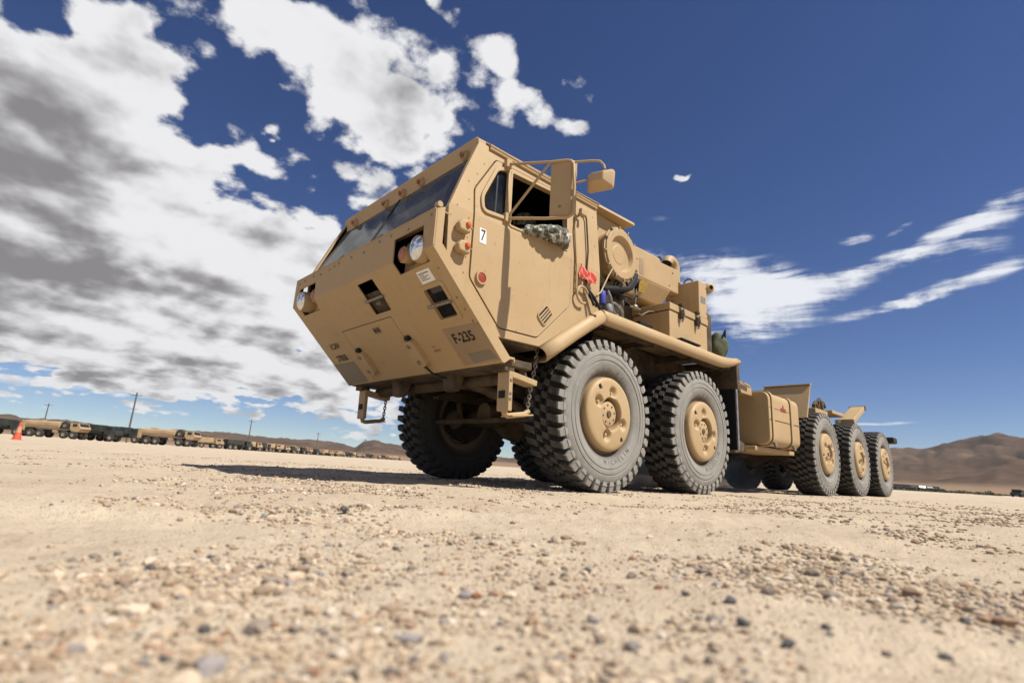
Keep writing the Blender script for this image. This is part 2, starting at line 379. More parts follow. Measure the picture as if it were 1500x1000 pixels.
def rpoly(pts, r, k=4):
    # round the corners of a 2D polygon
    out = []; N = len(pts)
    for i in range(N):
        p = Vector(pts[i]); a = Vector(pts[i-1])-p; b = Vector(pts[(i+1)%N])-p
        rr = min(r, a.length*0.45, b.length*0.45); A = p+a.normalized()*rr; Bq = p+b.normalized()*rr
        for j in range(k+1):
            t = j/k; q = A*(1-t)**2+p*2*t*(1-t)+Bq*t*t; out.append((q.x, q.y))
    return out
def chain(path, link, wire):
    b = B(); P = [Vector(p) for p in path]; seg = []; 
    L = sum((P[i+1]-P[i]).length for i in range(len(P)-1)); k = int(L/(link*0.72)); 
    for i in range(k):
        d = (i+0.5)/k*L; j = 0
        while j < len(P)-2 and d > (P[j+1]-P[j]).length: d -= (P[j+1]-P[j]).length; j += 1
        dr = (P[j+1]-P[j]).normalized(); c = P[j]+dr*d; s_ = dr.orthogonal().normalized(); s2 = dr.cross(s_)
        w = s_ if i % 2 else s2
        b.tube([c+dr*(link*0.5*math.cos(a))+w*(link*0.30*math.sin(a)) for a in [2*math.pi*q/8 for q in range(8)]], wire, 5, closed=True)
    return b
# ------------------------------------------------------------------ THE TRUCK (x rearwards from the first axle, near side is -y)
T = thing('military_truck', 'tan five-axle military truck with a flat slanted nose and big dusty tyres', 'truck')
tan = MT['tan']
SX, SZ = 0.7147, -0.6994                                 # lower nose: direction down the slope
def up_(y, t, w): return Vector((-1.98+w, y, 1.586+t))   # vertical band of the nose
def lo_(y, s, w): return Vector((-1.98+SX*s+0.6994*w, y, 1.586+SZ*s+0.7147*w))
b = B()
b.sheet([(-1.2,0),(-1.083,0),(-1.07,.06),(-1.065,.188),(-.675,.188),(-.682,0),(.70,0),(.715,.165),(1.085,.165),(1.085,0),(1.2,0),(1.2,.27),(-1.2,.27)], [], .01, up_)
b.sheet([(-1.2,0),(-1.2,.975),(-.256,.975),(-.256,.386),(.62,.386),(.62,.975),(1.2,.975),(1.2,0),(1.085,0),(1.085,.12),(.735,.12),(.70,0),(-.682,0),(-.687,.105),(-1.083,.095),(-1.083,0)],
        [[(-.078,.048),(-.325,.048),(-.330,.200),(-.078,.200)], [(-.074,.208),(-.330,.208),(-.318,.337),(-.068,.337)],
         rpoly([(-.812,.255),(-1.072,.255),(-1.064,.55),(-.812,.55)], .02)], .01, lo_)
nose = b.fin('front_plate', tan, T)
B().sheet([(-.249,.393),(.613,.393),(.613,.972),(-.249,.972)], [], .010, lo_).fin('radiator_hatch', tan, T)
B().sheet([(-.45,.36),(.8,.36),(.8,.97),(-.45,.97)], [], .01, lambda u, v, w: lo_(u, v, w+.02)).fin('hatch_frame', MT['dark'], nose)
for sd in (-1, 1):                                        # flanges down both sides of the nose
    b = B()
    y0, y1 = (1.188, 1.2) if sd > 0 else (-1.2, -1.188)
    b.prism([(-1.968,y0,1.862),(-1.968,y0,1.584),(-1.27,y0,.902),(-1.205,y0,.947),(-1.905,y0,1.625),(-1.905,y0,1.895)][::1], (0, y1-y0, 0))
    b.fin('plate_flange', tan, nose, .003)
B().box(-1.262,-1.165,-1.198,-1.10,.944,.962).box(-1.175,-1.163,-1.198,-1.10,.925,.944).fin('flange_foot', tan, nose, .003)
B().box(-1.985,-1.84,-1.19,1.19,1.856,1.866).fin('plate_top_lip', tan, nose, .003)
B().tube([(-1.95,-1.16,1.90),(-1.95,-1.20,1.90)], .022, 12).fin('hinge_pin', tan, nose, smooth=True)
B().box(-1.70,-1.68,-1.12,1.12,1.42,1.86).fin('radiator_core', MT['int'], T)
# vents in the slope
b = B(); b.sheet(rpoly([(-.80,.243),(-1.084,.243),(-1.076,.562),(-.80,.562)], .03), [rpoly([(-.835,.275),(-1.05,.275),(-1.046,.40),(-.832,.40)], .015), rpoly([(-.832,.425),(-1.046,.425),(-1.042,.53),(-.83,.53)], .015)], .03, lambda u, v, w: lo_(u, v, w-.006))
vf = b.fin('vent_frame', tan, T, .003)
B().sheet([(-.79,.24),(-1.08,.24),(-1.08,.56),(-.79,.56)], [], .01, lambda u, v, w: lo_(u, v, w+.06)).fin('vent_backing', MT['dark'], vf)
for s0, s1 in ((.275,.40),(.425,.53)):
    B().sheet([(-.83,s0),(-1.05,s0),(-1.05,s1),(-.83,s1)], [], .004, lambda u, v, w: lo_(u, v, w+.026)).fin('vent_pane', MT['glass2'], vf)
B().tube([lo_(-.785,.408,-.012), lo_(-1.07,.412,-.012)], .012, 8).fin('vent_bar', MT['steel'], vf, smooth=True)
B().tube([lo_(-.055,.205,-.008), lo_(-.345,.203,-.008)], .012, 8).fin('vent_bar', MT['steel'], T, smooth=True)
B().sheet([(.0,0),(-.4,0),(-.4,.38),(.0,.38)], [], .01, lambda u, v, w: lo_(u, v, w+.14)).fin('grille_backing', MT['int'], T)
B().tube(arc(lo_(-.2,.27,.09), .05, 0, 360, 20, (0,1,0), (SX,0,SZ))[:-1], .014, 8, closed=True).fin('engine_pulley', MT['dark'], T, smooth=True)
B().box(-.05,.05,-.03,.03,-.02,.02, Matrix.Translation(lo_(-.17,.28,.06))).fin('engine_bracket', MT['grey'], T, .005)
# stickers and stencils
def slope_patch(poly, m, name, lift=.002, **k): return B().sheet(poly, [], .0012, lambda u, v, w: lo_(u, v, w-lift-.0012)).fin(name, m, nose, **k)
slope_patch([(-.768,.61),(-1.19,.617),(-1.184,.955),(-.772,.951)], MT['tan2'], 'paint_patch', .0005)
slope_patch([(-.887,.853),(-1.145,.85),(-1.177,.93),(-.90,.94)], MT['greypatch'], 'paint_patch', .002)
slope_patch([(1.19,.70),(.775,.71),(.76,.955),(1.19,.97)], MT['greypatch'], 'paint_patch', .0005)
slope_patch([(-.872,.131),(-1.028,.131),(-1.031,.228),(-.866,.232)], MT['white'], 'sticker', .001)
for i, (a, c, w_) in enumerate([(.15,.9,.006),(.165,.45,.004),(.178,.75,.004),(.19,.5,.004),(.203,.8,.004)]):
    slope_patch([(-.885,a),(-.885-.13*c,a),(-.885-.13*c,a+w_),(-.885,a+w_)], MT['ink'], 'sticker_print', .0026)
def slope_text(t, y, s, size, bold=0.0, sx=1.0, m='ink'):
    return text_mesh(t, size, lambda u, v: lo_(y-u, s-v, -.0042), 'lettering', MT[m], nose, bold=bold, sx=sx)
slope_text('F-235', -.955, .712, .118, .0026, .92)
slope_text('1CAV', .93, .512, .092, .001, .9); slope_text('27BSB', .94, .652, .092, .001, .9)
slope_text('TO', -.55, .738, .026); slope_text('DOWN', -.565, .775, .026)
slope_patch([(.12,.435),(.0,.437),(.0,.505),(.12,.505)], MT['tan2'], 'placard', .0005)
for a, c in ((.105,.075),(.062,.045),(.035,.014)): slope_patch([(a,.448),(c,.448),(c,.492),(a,.492)], MT['ink'], 'placard_print', .002)
for y in (.545, -.30):
    tb = B().sheet(rpoly([(y-.075,.625),(y+.075,.625),(y+.075,.88),(y-.075,.88)], .045), [], .042, lambda u, v, w: lo_(u, v, w-.042)).fin('tow_bracket', tan, T, .006)
    for s_ in (.67, .83): B().lathe([(.0,-.012),(.016,-.012),(.019,-.004),(.02,0)], lo_(y, s_, -.042), (.6994,0,.7147), 10).fin('bolt', MT['steel'], tb, smooth=True)
    B().box(-.022,.022,-.028,.028,-.02,.015, Matrix.Translation(lo_(y-.01, .605, -.01))).fin('bracket_slot', MT['black'], tb, .004)
B().tube([lo_(-.30,.88,-.02), lo_(-.33,.97,-.012), lo_(-.40,1.06,.03), lo_(-.43,1.12,.08)], .008, 6).fin('lift_cable', MT['black'], T, smooth=True)
for y in (-1.15,-.86,-.62,-.45,-.2,.02,.25,.34,.43,.62,.78,.98,1.1):
    B().lathe([(0,-.010),(.009,-.008),(.013,0)], (-1.98,y,1.81+.012*math.sin(9*y)), (1,0,0), 8).fin('bolt', MT['steel'], nose, smooth=True)
for (y, s_) in ((-1.12,.16),(-1.13,.40),(-1.14,.5),(-1.15,.6)): B().lathe([(0,-.006),(.008,-.005),(.010,0)], lo_(y,s_,0), (.6994,0,.7147), 8).fin('bolt', MT['steel'], nose, smooth=True)
# headlamps
for sd in (-1, 1):
    yc = .875*sd
    B().sheet([(yc-.22,-.05),(yc+.22,-.05),(yc+.22,.20),(yc-.22,.20)], [], .01, lambda u, v, w: Vector((-1.855+w, u, 1.586+v))).fin('lamp_well', MT['tan'], T)
    h = B().lathe([(.01,.0),(.09,.0),(.098,.03),(.098,.13)], (-1.985,sd*1.0,1.615), (1,0,.12), 28, cap1=True).fin('headlamp', tan, T, smooth=True)
    B().lathe([(0,-.03),(.03,-.027),(.06,-.018),(.082,-.004),(.088,.004)], (-1.985,sd*1.0,1.615), (1,0,.12), 28).fin('lens', MT['chrome'], h, smooth=True)
    l2 = B().lathe([(.055,0),(.062,.01),(.062,.10),(.05,.12)], (-1.965,sd*.78,1.635), (1,0,.1), 20, cap1=True).fin('signal_lamp', tan, T, smooth=True)
    B().lathe([(0,-.012),(.035,-.008),(.048,.004),(.055,.004)], (-1.965,sd*.78,1.635), (1,0,.1), 20).fin('lens', MT['amber'], l2, smooth=True)
# ---- cab
def SYn(z): return -(1.19-0.10*max(0.0, z-1.95))
def nside(x, z, w): return Vector((x, SYn(z)+w, z))
def fside(x, z, w): return Vector((x, -SYn(z)-w, z))
SIDE = [(-1.60,2.60),(-1.735,2.28),(-1.875,1.925),(-1.855,1.52),(-1.40,1.085),(-.905,1.10),(-.15,1.60),(-.13,2.655)]
DOOR = rpoly([(-1.43,2.52),(-1.652,2.16),(-1.652,1.455),(-1.345,1.15),(-.935,1.16),(-.555,1.52),(-.54,2.56)], .03, 3)
def shrink(P, d):
    c = Vector((sum(p[0] for p in P)/len(P), sum(p[1] for p in P)/len(P))); o = []
    N = len(P)
    for i in range(N):
        a, q, e = Vector(P[i-1]), Vector(P[i]), Vector(P[(i+1)%N])
        t = (e-a).normalized(); nn = Vector((-t.y, t.x))
        if nn.dot(c-q) < 0: nn = -nn
        o.append(tuple(q+nn*d))
    return o
VENT = rpoly([(-1.42,2.425),(-1.30,2.475),(-1.335,2.035),(-1.565,2.012),(-1.573,2.12)], .04, 4)
WIN = rpoly([(-1.255,2.475),(-.585,2.525),(-.618,2.018),(-1.294,1.992)], .012, 2)
B().sheet(SIDE, [DOOR], .04, nside, (1.95,)).fin('cab_side', tan, T, .004)
B().sheet(SIDE, [WIN, VENT], .04, fside, (1.95,)).fin('cab_side', tan, T, .004)
B().sheet(shrink(SIDE, .02), [shrink(WIN, -.01), shrink(VENT, -.01)], .006, lambda x, z, w: fside(x, z, w+.045), (1.95,)).fin('cab_dark_liner', MT['int'], T)  # added near-black sheet, darkens the view through the cab windows
B().sheet(shrink(DOOR, .03), [shrink(WIN, -.01), shrink(VENT, -.01)], .006, lambda x, z, w: nside(x, z, w+.046), (1.95,)).fin('door_dark_liner', MT['int'], T)  # added near-black sheet behind the door, same darkening purpose
B().tube([nside(x, z, .034) for x, z in DOOR], .016, 6, closed=True).fin('door_seal', MT['black'], T)
door = B().sheet(shrink(DOOR, .009), [VENT, WIN], .045, lambda x, z, w: nside(x, z, w-.006), (1.95,)).fin('cab_door', tan, T, .005)
B().sheet(shrink(VENT, -.024), [shrink(VENT, .006)], .03, lambda x, z, w: nside(x, z, w-.022), (1.95,)).fin('vent_window_frame', tan, door, .006)
B().sheet(VENT, [], .004, lambda x, z, w: nside(x, z, w+.012)).fin('vent_window', MT['glass2'], door)
B().tube([nside(-1.395,2.41,.02), nside(-1.43,2.03,.02)], .012, 6).fin('vent_strut', MT['black'], door)
B().sheet(shrink(WIN, -.016), [WIN], .012, lambda x, z, w: nside(x, z, w-.014), (1.95,)).fin('window_frame', tan, door, .003)
B().ball(nside(-1.355,2.055,-.025), .013).fin('vent_latch', MT['chrome'], door, smooth=True)
hc = [(-.851,1.445),(-.945,1.345),(-.874,1.283),(-.783,1.388)]
hr = B().sheet(shrink(rpoly(hc, .02), -.012), [rpoly(hc, .02)], .02, lambda x, z, w: nside(x, z, w-.018)).fin('handle_bezel', tan, door, .003)
B().sheet(rpoly(hc, .02), [], .004, lambda x, z, w: nside(x, z, w-.0085)).fin('handle_pocket', MT['dark'], hr)
for t in (.25, .5, .75):
    a = Vector(hc[0]).lerp(Vector(hc[3]), t); c = Vector(hc[1]).lerp(Vector(hc[2]), t)
    B().tube([nside(a.x, a.y, -.014), nside(c.x, c.y, -.014)], .006, 6).fin('handle_bar', tan, hr, smooth=True)
# rivets on the quarter panel
for (x, z) in [(-1.70,2.20),(-1.695,2.05),(-1.69,1.9),(-1.69,1.75),(-1.69,1.6),(-1.70,1.48),(-1.80,1.96),(-1.78,1.72),(-1.62,2.30),(-1.55,2.42),(-.49,2.45),(-.49,2.2),(-.49,1.95),(-.49,1.7),(-.2,2.5),(-.2,2.2),(-.2,1.9)]:
    B().lathe([(0,-.005),(.006,-.004),(.008,0)], nside(x, z, 0), (0,1,0), 7).fin('rivet', tan, T, smooth=True)
def marker(x, z):
    k = B(); k.prism([nside(x-.05,z-.045,-.001), nside(x+.02,z-.05,-.001), nside(x+.05,z-.045,-.001), nside(x+.055,z+.012,-.001), nside(x+.02,z+.042,-.001), nside(x-.035,z+.038,-.001), nside(x-.06,z,-.001)], (0,-.062,0))
    o = k.fin('marker_lamp', tan, T, .014, seg=3)
    B().lathe([(.001,-.020),(.014,-.018),(.022,-.008),(.025,.01)], (x+.018,-1.252,z+.006), (0,1,0), 18).fin('lens', MT['orange'], o, smooth=True)
    B().ball((x+.052,-1.253,z-.012), .008).fin('screw', MT['steel'], o, smooth=True)
marker(-1.755,1.80); marker(-1.748,1.645)
rf = B().lathe([(.001,-.020),(.030,-.020),(.042,-.018),(.046,-.012),(.046,0)], (-1.548,-1.192,1.478), (0,1,0), 22).fin('side_reflector', MT['red'], T, smooth=True)
B().lathe([(.038,-.023),(.050,-.023),(.053,-.012),(.053,0)], (-1.548,-1.192,1.478), (0,1,0), 22).fin('reflector_ring', tan, rf, smooth=True)
def side_patch(poly, m, name, par, lift=.0085): return B().sheet(poly, [], .001, lambda x, z, w: nside(x, z, w-lift)).fin(name, m, par)
side_patch([(-1.592,1.858),(-1.528,1.858),(-1.520,1.745),(-1.584,1.745)], MT['white'], 'number_sticker', door)
text_mesh('7', .125, lambda u, v: nside(-1.556+u, 1.802+v, -.0100), 'lettering', MT['ink'], door, sx=.72, bold=.001)
# roof, visor, windscreen
def zr(x): return 2.635+.022*(x+1.6)
b = B(); b.hexa([(-1.61,-1.11,zr(-1.6)),(-.10,-1.15,zr(-.1)),(-.10,1.15,zr(-.1)),(-1.61,1.11,zr(-1.6)),(-1.60,-1.08,zr(-1.6)+.028),(-.11,-1.12,zr(-.1)+.028),(-.11,1.12,zr(-.1)+.028),(-1.60,1.08,zr(-1.6)+.028)])
b.fin('roof', tan, T, .006)
for k_, (zz, ww) in enumerate(((2.585,.016),(2.612,.022))):
    B().tube([(-1.50,SYn(zz)-ww*.5,zz),(-1.2,SYn(zz)-ww*.5,zz+.006),(-.14,SYn(zz)-ww*.5,zz+.03)], .011, 8).fin('drip_rail', tan, T, smooth=True)
B().prism([(-1.612,-1.105,zr(-1.6)+.01),(-1.58,-1.105,2.46),(-1.56,-1.105,2.46),(-1.585,-1.105,zr(-1.6))], (0,2.21,0)).fin('visor', tan, T, .004)
for sd in (-1, 1):
    B().prism([(-1.61,sd*1.09,2.63),(-1.585,sd*1.09,2.44),(-1.53,sd*1.09,2.52),(-1.53,sd*1.09,2.63)], (0,sd*.03,0)).fin('visor_cheek', tan, T, .003)
for y in (-.955,-.345,-.045,.255,.87):
    lm = B().lathe([(.042,.03),(.042,-.012),(.030,-.03)], (-1.60,y,2.545), (1,0,.05), 14, cap1=True).fin('roof_lamp', tan, T, smooth=True)
    B().lathe([(.001,-.048),(.020,-.044),(.030,-.026)], (-1.60,y,2.545), (1,0,.05), 14).fin('lens', MT['dull'], lm, smooth=True)
ws = [(-1.115,2.50),(1.115,2.50),(1.16,1.90),(-1.16,1.90)]
def wsm(y, z, w): return Vector((-1.60-(2.50-z)*.455+w, y, z))
for y0, y1 in ((-1,-.015),(.015,1)):
    B().sheet([(1.075*y0,2.495),(1.075*y1,2.495),(1.12*y1,1.90),(1.12*y0,1.90)], [], .006, wsm).fin('windscreen_pane', MT['glass'], T)
B().sheet([(-1.09,2.52),(1.09,2.52),(1.13,1.87),(-1.13,1.87)], [[(-1.07,2.475),(1.07,2.475),(1.11,1.915),(-1.11,1.915)]], .03, lambda y, z, w: wsm(y, z, w+.008)).fin('windscreen_seal', MT['black'], T, .004)
B().sheet([(-.014,2.5),(.014,2.5),(.014,1.9),(-.014,1.9)], [], .02, lambda y, z, w: wsm(y, z, w-.008)).fin('windscreen_divider', MT['dark'], T)
for y0, a in ((-.85,.42),(-.35,.4),(.35,.42)):
    B().tube([wsm(y0,1.925,-.03), wsm(y0+.12,1.99,-.02), wsm(y0+a,1.955,-.012)], .008, 6).fin('wiper_arm', MT['black'], T)
    B().tube([wsm(y0+a-.2,1.93,-.012), wsm(y0+a+.16,1.965,-.012)], .009, 6).fin('wiper_blade', MT['black'], T)
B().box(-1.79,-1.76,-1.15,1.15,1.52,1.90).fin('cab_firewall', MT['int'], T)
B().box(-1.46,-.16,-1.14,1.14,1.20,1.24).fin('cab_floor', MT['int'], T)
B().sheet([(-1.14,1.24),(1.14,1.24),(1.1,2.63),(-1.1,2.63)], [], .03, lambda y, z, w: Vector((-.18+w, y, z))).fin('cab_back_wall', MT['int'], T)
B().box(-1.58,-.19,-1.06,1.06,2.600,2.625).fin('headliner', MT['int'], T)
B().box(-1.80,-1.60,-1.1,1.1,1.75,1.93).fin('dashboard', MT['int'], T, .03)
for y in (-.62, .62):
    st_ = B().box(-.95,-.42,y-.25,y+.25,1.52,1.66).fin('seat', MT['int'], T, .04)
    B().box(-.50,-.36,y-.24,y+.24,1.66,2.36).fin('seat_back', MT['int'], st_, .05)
sw = B().tube(arc((-1.32,-.62,1.90), .21, 0, 360, 28, (0,1,0), (.55,0,.83))[:-1], .016, 8, closed=True).tube([(-1.32,-.62,1.90),(-1.6,-.62,1.62)], .025, 8).fin('steering_wheel', MT['black'], T, smooth=True)
# curved sweep at the rear foot of the cab
b = B(); prof = []
rows = []
for i, (x, z) in enumerate([(-.905,1.10),(-.72,1.225),(-.53,1.355),(-.34,1.48),(-.155,1.598)]):
    tx, tz = .834, .551
    rows.append([Vector((x,-1.185,z)), Vector((x+.018,-1.215,z-.018)), Vector((x+.036,-1.232,z-.044)), Vector((x+.05,-1.236,z-.075)), Vector((x+.06,-1.225,z-.105)), Vector((x+.07,-1.20,z-.115)), Vector((x+.065,-.95,z-.10))])
vr = [[b.bm.verts.new(p) for p in r] for r in rows]
for i in range(4):
    for j in range(6): b.bm.faces.new((vr[i][j], vr[i][j+1], vr[i+1][j+1], vr[i+1][j]))
fl = b.fin('cab_fender_sweep', tan, T, smooth=True, ang=60); md = fl.modifiers.new('t', 'SOLIDIFY'); md.thickness = .008
B().box(-1.38,-.92,-1.17,1.17,1.07,1.10).fin('cab_sill', MT['under'], T, .006)
B().prism([(-1.42,-1.14,1.085),(-1.60,-1.14,1.27),(-1.85,-1.14,1.5),(-1.80,-1.14,1.5),(-1.38,-1.14,1.12)], (0,2.28,0)).fin('cab_belly', MT['under'], T)
# ---- mirrors
def mirror(sd):
    f = lambda x, y, z: Vector((x, sd*y, z))
    A1, A2 = f(-1.325,1.165,2.515), f(-1.335,1.20,2.03)
    c1, c2 = f(-1.14,1.67,2.42), f(-1.14,1.69,1.955)
    mm = f(-1.21,1.52,2.44)
    fr = B().tube([A1, mm, f(-1.155,1.63,2.435)]+[f(-1.14,1.665,2.425), f(-1.135,1.685,2.39), f(-1.135,1.70,2.20), f(-1.135,1.70,2.01), f(-1.138,1.69,1.975), f(-1.15,1.655,1.96)]+[f(-1.22,1.50,1.975), A2], .0115, 10)
    fr.tube([mm, A2], .0105, 10)
    o = fr.fin('mirror_arm', tan, T, smooth=True, ang=60)
    B().box(-.03,.03,-.02,.02,-.035,.035, Matrix.Translation(A1)).fin('arm_bracket', tan, o, .004)
    B().box(-.03,.03,-.02,.02,-.035,.035, Matrix.Translation(A2)).fin('arm_bracket', tan, o, .004)
    p0, p1 = Vector((-1.205,sd*1.515)), Vector((-1.135,sd*1.672)); nn = Vector((.045,0.02*sd))
    b = B(); b.prism([(p0.x,p0.y,1.985),(p1.x,p1.y,1.985),(p1.x+nn.x,p1.y+nn.y,1.985),(p0.x+nn.x,p0.y+nn.y,1.985)], (0,0,.45))
    mh = b.fin('mirror_head', tan, o, .012, seg=3)
    q0, q1 = p0.lerp(p1,.08)+nn*1.06, p0.lerp(p1,.92)+nn*1.06
    B().prism([(q0.x,q0.y,2.005),(q1.x,q1.y,2.005),(q1.x+.002,q1.y+.001,2.005),(q0.x+.002,q0.y+.001,2.005)], (0,0,.41)).fin('mirror_glass', MT['chrome'], o)
    B().ball(Vector((p0.lerp(p1,.5).x-.004, p0.lerp(p1,.5).y, 2.06)), .010).fin('bolt', MT['steel'], o, smooth=True)
    B().tube([f(-1.125,1.69,2.41), f(-1.06,1.80,2.405), f(-1.03,1.85,2.395), f(-1.015,1.875,2.36), f(-1.01,1.88,2.315)], .0095, 8).tube([f(-1.13,1.70,2.23), f(-1.06,1.79,2.255)], .008, 8).fin('convex_arm', tan, o, smooth=True, ang=60)
    cx = B(); X0 = -1.055
    outer = rpoly([(-.105,-.075),(.095,-.085),(.105,.065),(-.10,.075)], .025, 4); K = len(outer)
    yax = Vector((.25,sd*.97,0)).normalized(); xax = Vector((.97,-sd*.25,0)).normalized(); zc_ = f(X0,1.865,2.235)
    r1 = [cx.bm.verts.new(zc_-yax*u*-1*1.0+Vector((0,0,v))+xax*.05) for u, v in outer]; r2 = [cx.bm.verts.new(zc_+yax*u+Vector((0,0,v))+xax*.02) for u, v in outer]; r3 = [cx.bm.verts.new(zc_+yax*u*.45+Vector((0,0,v*.45))-xax*.045) for u, v in outer]
    for a_, b_ in ((r1,r2),(r2,r3)):
        for i in range(K): cx.bm.faces.new((a_[i], a_[(i+1)%K], b_[(i+1)%K], b_[i]))
    cx.bm.faces.new(r3); cx.bm.faces.new(r1[::-1])
    cx.fin('convex_mirror', tan, o, .006, smooth=True, ang=30)
    B().tube([f(-1.01,1.88,2.32), f(-1.06,1.875,2.27)], .014, 8).fin('mirror_clamp', MT['black'], o)
mirror(-1); mirror(1)
# ---- antenna guard and lines on the cab's rear corner
B().tube([nside(-.475,2.41,-.012), nside(-.475,2.38,-.02), nside(-.50,2.27,-.02), nside(-.50,1.9,-.02), nside(-.50,1.66,-.02)], .010, 8).fin('corner_hose', tan, T, smooth=True, ang=60)
B().tube([nside(-.44,2.43,-.02), nside(-.39,2.47,-.02), nside(-.34,2.462,-.02), nside(-.325,2.42,-.02), nside(-.33,2.1,-.02), nside(-.37,1.76,-.02), nside(-.33,1.66,-.03), nside(-.25,1.58,-.05)], .0085, 8).fin('antenna_lead', MT['under'], T, smooth=True, ang=60)
B().tube([nside(-.35,1.72,-.03), nside(-.29,1.66,-.05), nside(-.22,1.56,-.07)], .014, 8).fin('air_line', MT['black'], T, smooth=True)
B().tube([nside(-.37,1.73,-.03), nside(-.33,1.65,-.05), nside(-.30,1.58,-.06)], .012, 8).fin('air_line', MT['black'], T, smooth=True)
B().tube(arc((-.43,-1.225,1.65), .075, 20, 300, 18, (1,0,0), (0,0,1)), .011, 8).fin('hose_coil', tan, T, smooth=True, ang=60)
B().tube([(-.23,-1.22,1.70),(-.14,-1.20,1.76),(-.02,-1.19,1.95),(.10,-1.17,2.10)], .007, 6).fin('tie_cord', tan, T, smooth=True)
B().box(-.475,-.395,-1.23,-1.19,2.40,2.46).fin('cable_clamp', tan, T, .006)
# ---- behind the cab
B().box(-.12,.46,-1.03,1.03,1.7,2.66).fin('intake_housing', tan, T, .012)
B().hexa([(-.12,-1.13,2.655),(.50,-1.14,2.675),(.50,1.14,2.675),(-.12,1.13,2.655),(-.12,-1.12,2.69),(.50,-1.13,2.71),(.50,1.13,2.71),(-.12,1.12,2.69)]).fin('housing_lid', tan, T, .006)
B().prism([(-.07,-1.033,2.50),(.02,-1.033,2.50),(-.07,-1.033,2.40)], (0,-.012,0)).fin('housing_gusset', MT['under'], T)
ac = B().lathe([(.05,.36),(.235,.36),(.245,.02),(.245,0),(.265,0),(.272,-.01),(.272,-.03),(.258,-.034)], (.215,-1.135,2.255), (0,1,0), 48).fin('air_cleaner', tan, T, smooth=True, ang=22)
B().lathe([(.255,-.030),(.252,-.046),(.246,-.049),(.190,-.050),(.183,-.049),(.178,-.044),(.168,-.018),(.158,-.008),(.10,-.006),(.092,-.010),(.001,-.012)], (.215,-1.135,2.255), (0,1,0), 48).fin('lid', tan, ac, smooth=True, ang=24)
for k_ in range(12):
    a = 2*math.pi*k_/12+.15; c = Vector((.215+.268*math.cos(a),-1.175,2.255+.268*math.sin(a)))
    B().box(-.007,.007,-.012,.012,-.018,.014, Matrix.Translation(c) @ Matrix.Rotation(-a+math.pi/2, 4, 'Y')).fin('clamp', MT['steel'] if k_ % 3 else tan, ac, .003)
B().box(.48,.50,-1.0,-.85,1.75,2.50).fin('heat_shield', tan, T, .004)
B().tube([(.53,-1.02,2.42),(.545,-1.05,2.40),(.545,-1.05,2.24),(.53,-1.02,2.22)], .009, 8).fin('grab_handle', MT['under'], T, smooth=True)
# engine bay clutter
B().lathe([(.001,0),(.10,0),(.105,.02),(.105,.30),(.001,.30)], (.36,-.98,1.60), (0,0,1), 20).fin('coolant_tank', MT['under'], T, smooth=True)
B().lathe([(.001,0),(.038,0),(.042,.01),(.042,.13),(.03,.15),(.001,.15)], (.03,-1.08,1.715), (0,0,1), 16).fin('fuel_filter', MT['blue'], T, smooth=True)
B().lathe([(.001,0),(.045,0),(.048,.01),(.048,.08),(.001,.08)], (.12,-1.10,1.64), (0,.25,1), 16).fin('filter_bowl', MT['grey'], T, smooth=True)
B().box(-.08,.30,-1.12,-.9,1.86,1.90).fin('filter_bracket', MT['black'], T, .006)
random.seed(3)
for i in range(11):
    x0 = -.10+.05*i; p = [Vector((x0+random.uniform(-.04,.04),-1.08+random.uniform(-.06,.06),1.62+random.uniform(-.05,.3)))]
    for k_ in range(5): p.append(p[-1]+Vector((random.uniform(-.05,.11),random.uniform(-.05,.05),random.uniform(-.10,.12))))
    q = []
    for k_ in range(len(p)-1):
        for t in (0,.33,.66): q.append(p[k_].lerp(p[k_+1], t))
    for _ in range(2): q = [q[0]]+[(q[j-1]+q[j]*2+q[j+1])/4 for j in range(1, len(q)-1)]+[q[-1]]
    B().tube(q, random.choice((.008,.012,.016)), 7).fin('hose', MT[random.choice(('black','black','grey','black'))], T, smooth=True)
B().tube([(.02,-1.1,1.86),(.20,-1.13,1.90),(.38,-1.13,1.95),(.50,-1.12,2.06),(.56,-1.10,2.16)], .032, 10).fin('radiator_hose', MT['black'], T, smooth=True)
B().tube([(.30,-1.12,1.90),(.45,-1.13,1.98),(.57,-1.12,2.10),(.60,-1.09,2.0)], .022, 8).fin('hose', MT['black'], T, smooth=True)
B().ball((.53,-1.12,1.80), .032, (1.3,1,1)).tube([(.44,-1.12,1.79),(.62,-1.12,1.80)], .012, 6).tube([(.53,-1.12,1.8),(.55,-1.12,2.0)], .008, 6).fin('air_valve', MT['steel'], T, smooth=True)
B().tube([(.62,-1.10,1.76),(.8,-1.02,1.80),(1.0,-.98,1.90),(1.15,-.95,1.94)], .007, 6).fin('brake_line', MT['steel'], T, smooth=True)
